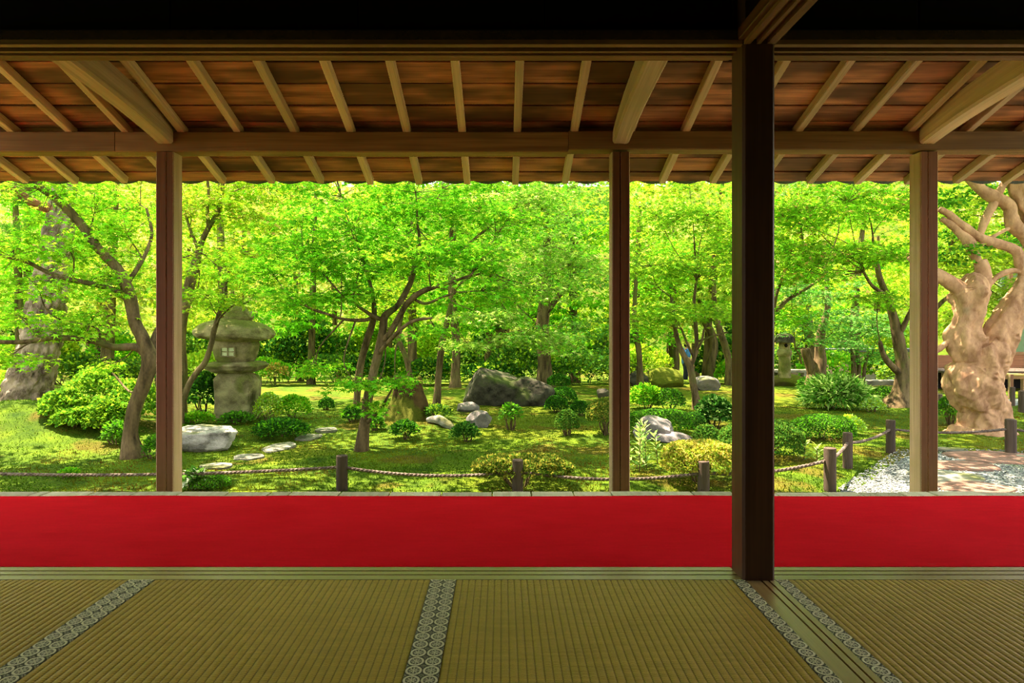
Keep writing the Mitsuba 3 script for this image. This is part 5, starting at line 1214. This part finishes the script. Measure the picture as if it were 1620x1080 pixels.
part(t, 'coping', bar((8.5, 19.75, .03), (13.3, 19.75, .03), .7, .10), 'tile')

# ------------------------------------------------------------------ the visitor among the far trees
def person():
    d0 = 24.0; c = P(1085, 560, d0); gx = c[0]
    head = P(1086, 544, d0); gz = head[2] - 1.60
    J = lambda x, y, z: np.array([gx + x, d0 + y, gz + z])
    def sph(p, r):
        s_ = trimesh.creation.icosphere(2); return np.array(s_.vertices) * r + p
    def hull(*pr):
        pts = np.vstack([sph(p, r) for p, r in pr]); return manifold3d.Manifold.hull_points(pts.tolist()) if hasattr(manifold3d.Manifold, 'hull_points') else manifold3d.Manifold.batch_hull([manifold3d.Manifold.sphere(r, 16).translate(p.tolist()) for p, r in pr])
    def fig(bones, tgt=.03):
        m = manifold3d.Manifold()
        for b in bones: m = m + hull(*b)
        m = m.refine_to_length(tgt); mm = m.to_mesh(); tm = trimesh.Trimesh(mm.vert_properties[:, :3], mm.tri_verts, process=True)
        trimesh.smoothing.filter_taubin(tm, iterations=8); return tm
    hip, chest, neck, hd = J(0, 0, .90), J(.01, -.02, 1.24), J(.02, -.03, 1.42), J(.03, -.06, 1.57)
    sh = [J(-.03, .17, 1.36), J(.03, -.19, 1.36)]; el = [J(-.05, .22, 1.08), J(.05, -.24, 1.08)]; wr = [J(.10, .18, .88), J(.20, -.20, .90)]
    hips = [J(0, .09, .88), J(0, -.09, .88)]; kn = [J(.05, .10, .48), J(-.04, -.10, .48)]; an = [J(.02, .10, .08), J(-.12, -.10, .10)]; toe = [J(.17, .11, .03), J(.04, -.11, .03)]
    bones = [((hip, .14), (chest, .15)), ((chest, .14), (neck, .06)), ((neck, .055), (hd, .06)), ((hd, .085), (hd + np.array([.015, 0, .05]), .09), (hd + np.array([.05, -.01, -.05]), .05)), ((hd + np.array([.09, 0, -.01]), .012), (hd + np.array([.07, 0, .03]), .012))]
    for a in (0, 1):
        bones += [((chest, .1), (sh[a], .065)), ((sh[a], .058), (el[a], .043)), ((el[a], .042), (wr[a], .028)), ((hip, .11), (hips[a], .10)), ((hips[a], .095), (kn[a], .06)), ((kn[a], .058), (an[a], .04)), ((an[a], .042), (toe[a], .032))]
        w0 = wr[a]; bones.append(((w0, .027), (w0 + np.array([.03, 0, -.06]), .030)))
        for q in range(4): bones.append(((w0 + np.array([.03, .022 * (q - 1.5), -.07]), .010), (w0 + np.array([.05, .024 * (q - 1.5), -.12 - .008 * (q in (1, 2))]), .008)))
        bones.append(((w0 + np.array([.04, -.03, -.04]), .010), (w0 + np.array([.065, -.045, -.075]), .009)))
    t = thing('person', 'person in a blue shirt walking among the far trees', 'person')
    part(t, 'body', fig(bones, .02), 'skin', smooth=True)
    part(t, 'hair', fig([((hd + np.array([-.01, 0, .05]), .098), (hd + np.array([-.045, 0, -.01]), .075))], .03), 'hair', smooth=True)
    shirt = [((hip + np.array([0, 0, .02]), .162), (chest, .170)), ((chest, .16), (neck + np.array([0, 0, -.05]), .075))]
    for a in (0, 1): shirt += [((chest, .12), (sh[a], .08)), ((sh[a], .074), ((sh[a] * .25 + el[a] * .75), .062))]
    part(t, 'shirt', fig(shirt), 'cloth_blue', smooth=True)
    tr = []
    for a in (0, 1): tr += [((hip + np.array([0, 0, -.02]), .145), (hips[a], .115)), ((hips[a], .11), (kn[a], .078)), ((kn[a], .076), (an[a] + np.array([0, 0, .03]), .062))]
    part(t, 'trousers', fig(tr), 'cloth_dark', smooth=True)
person()
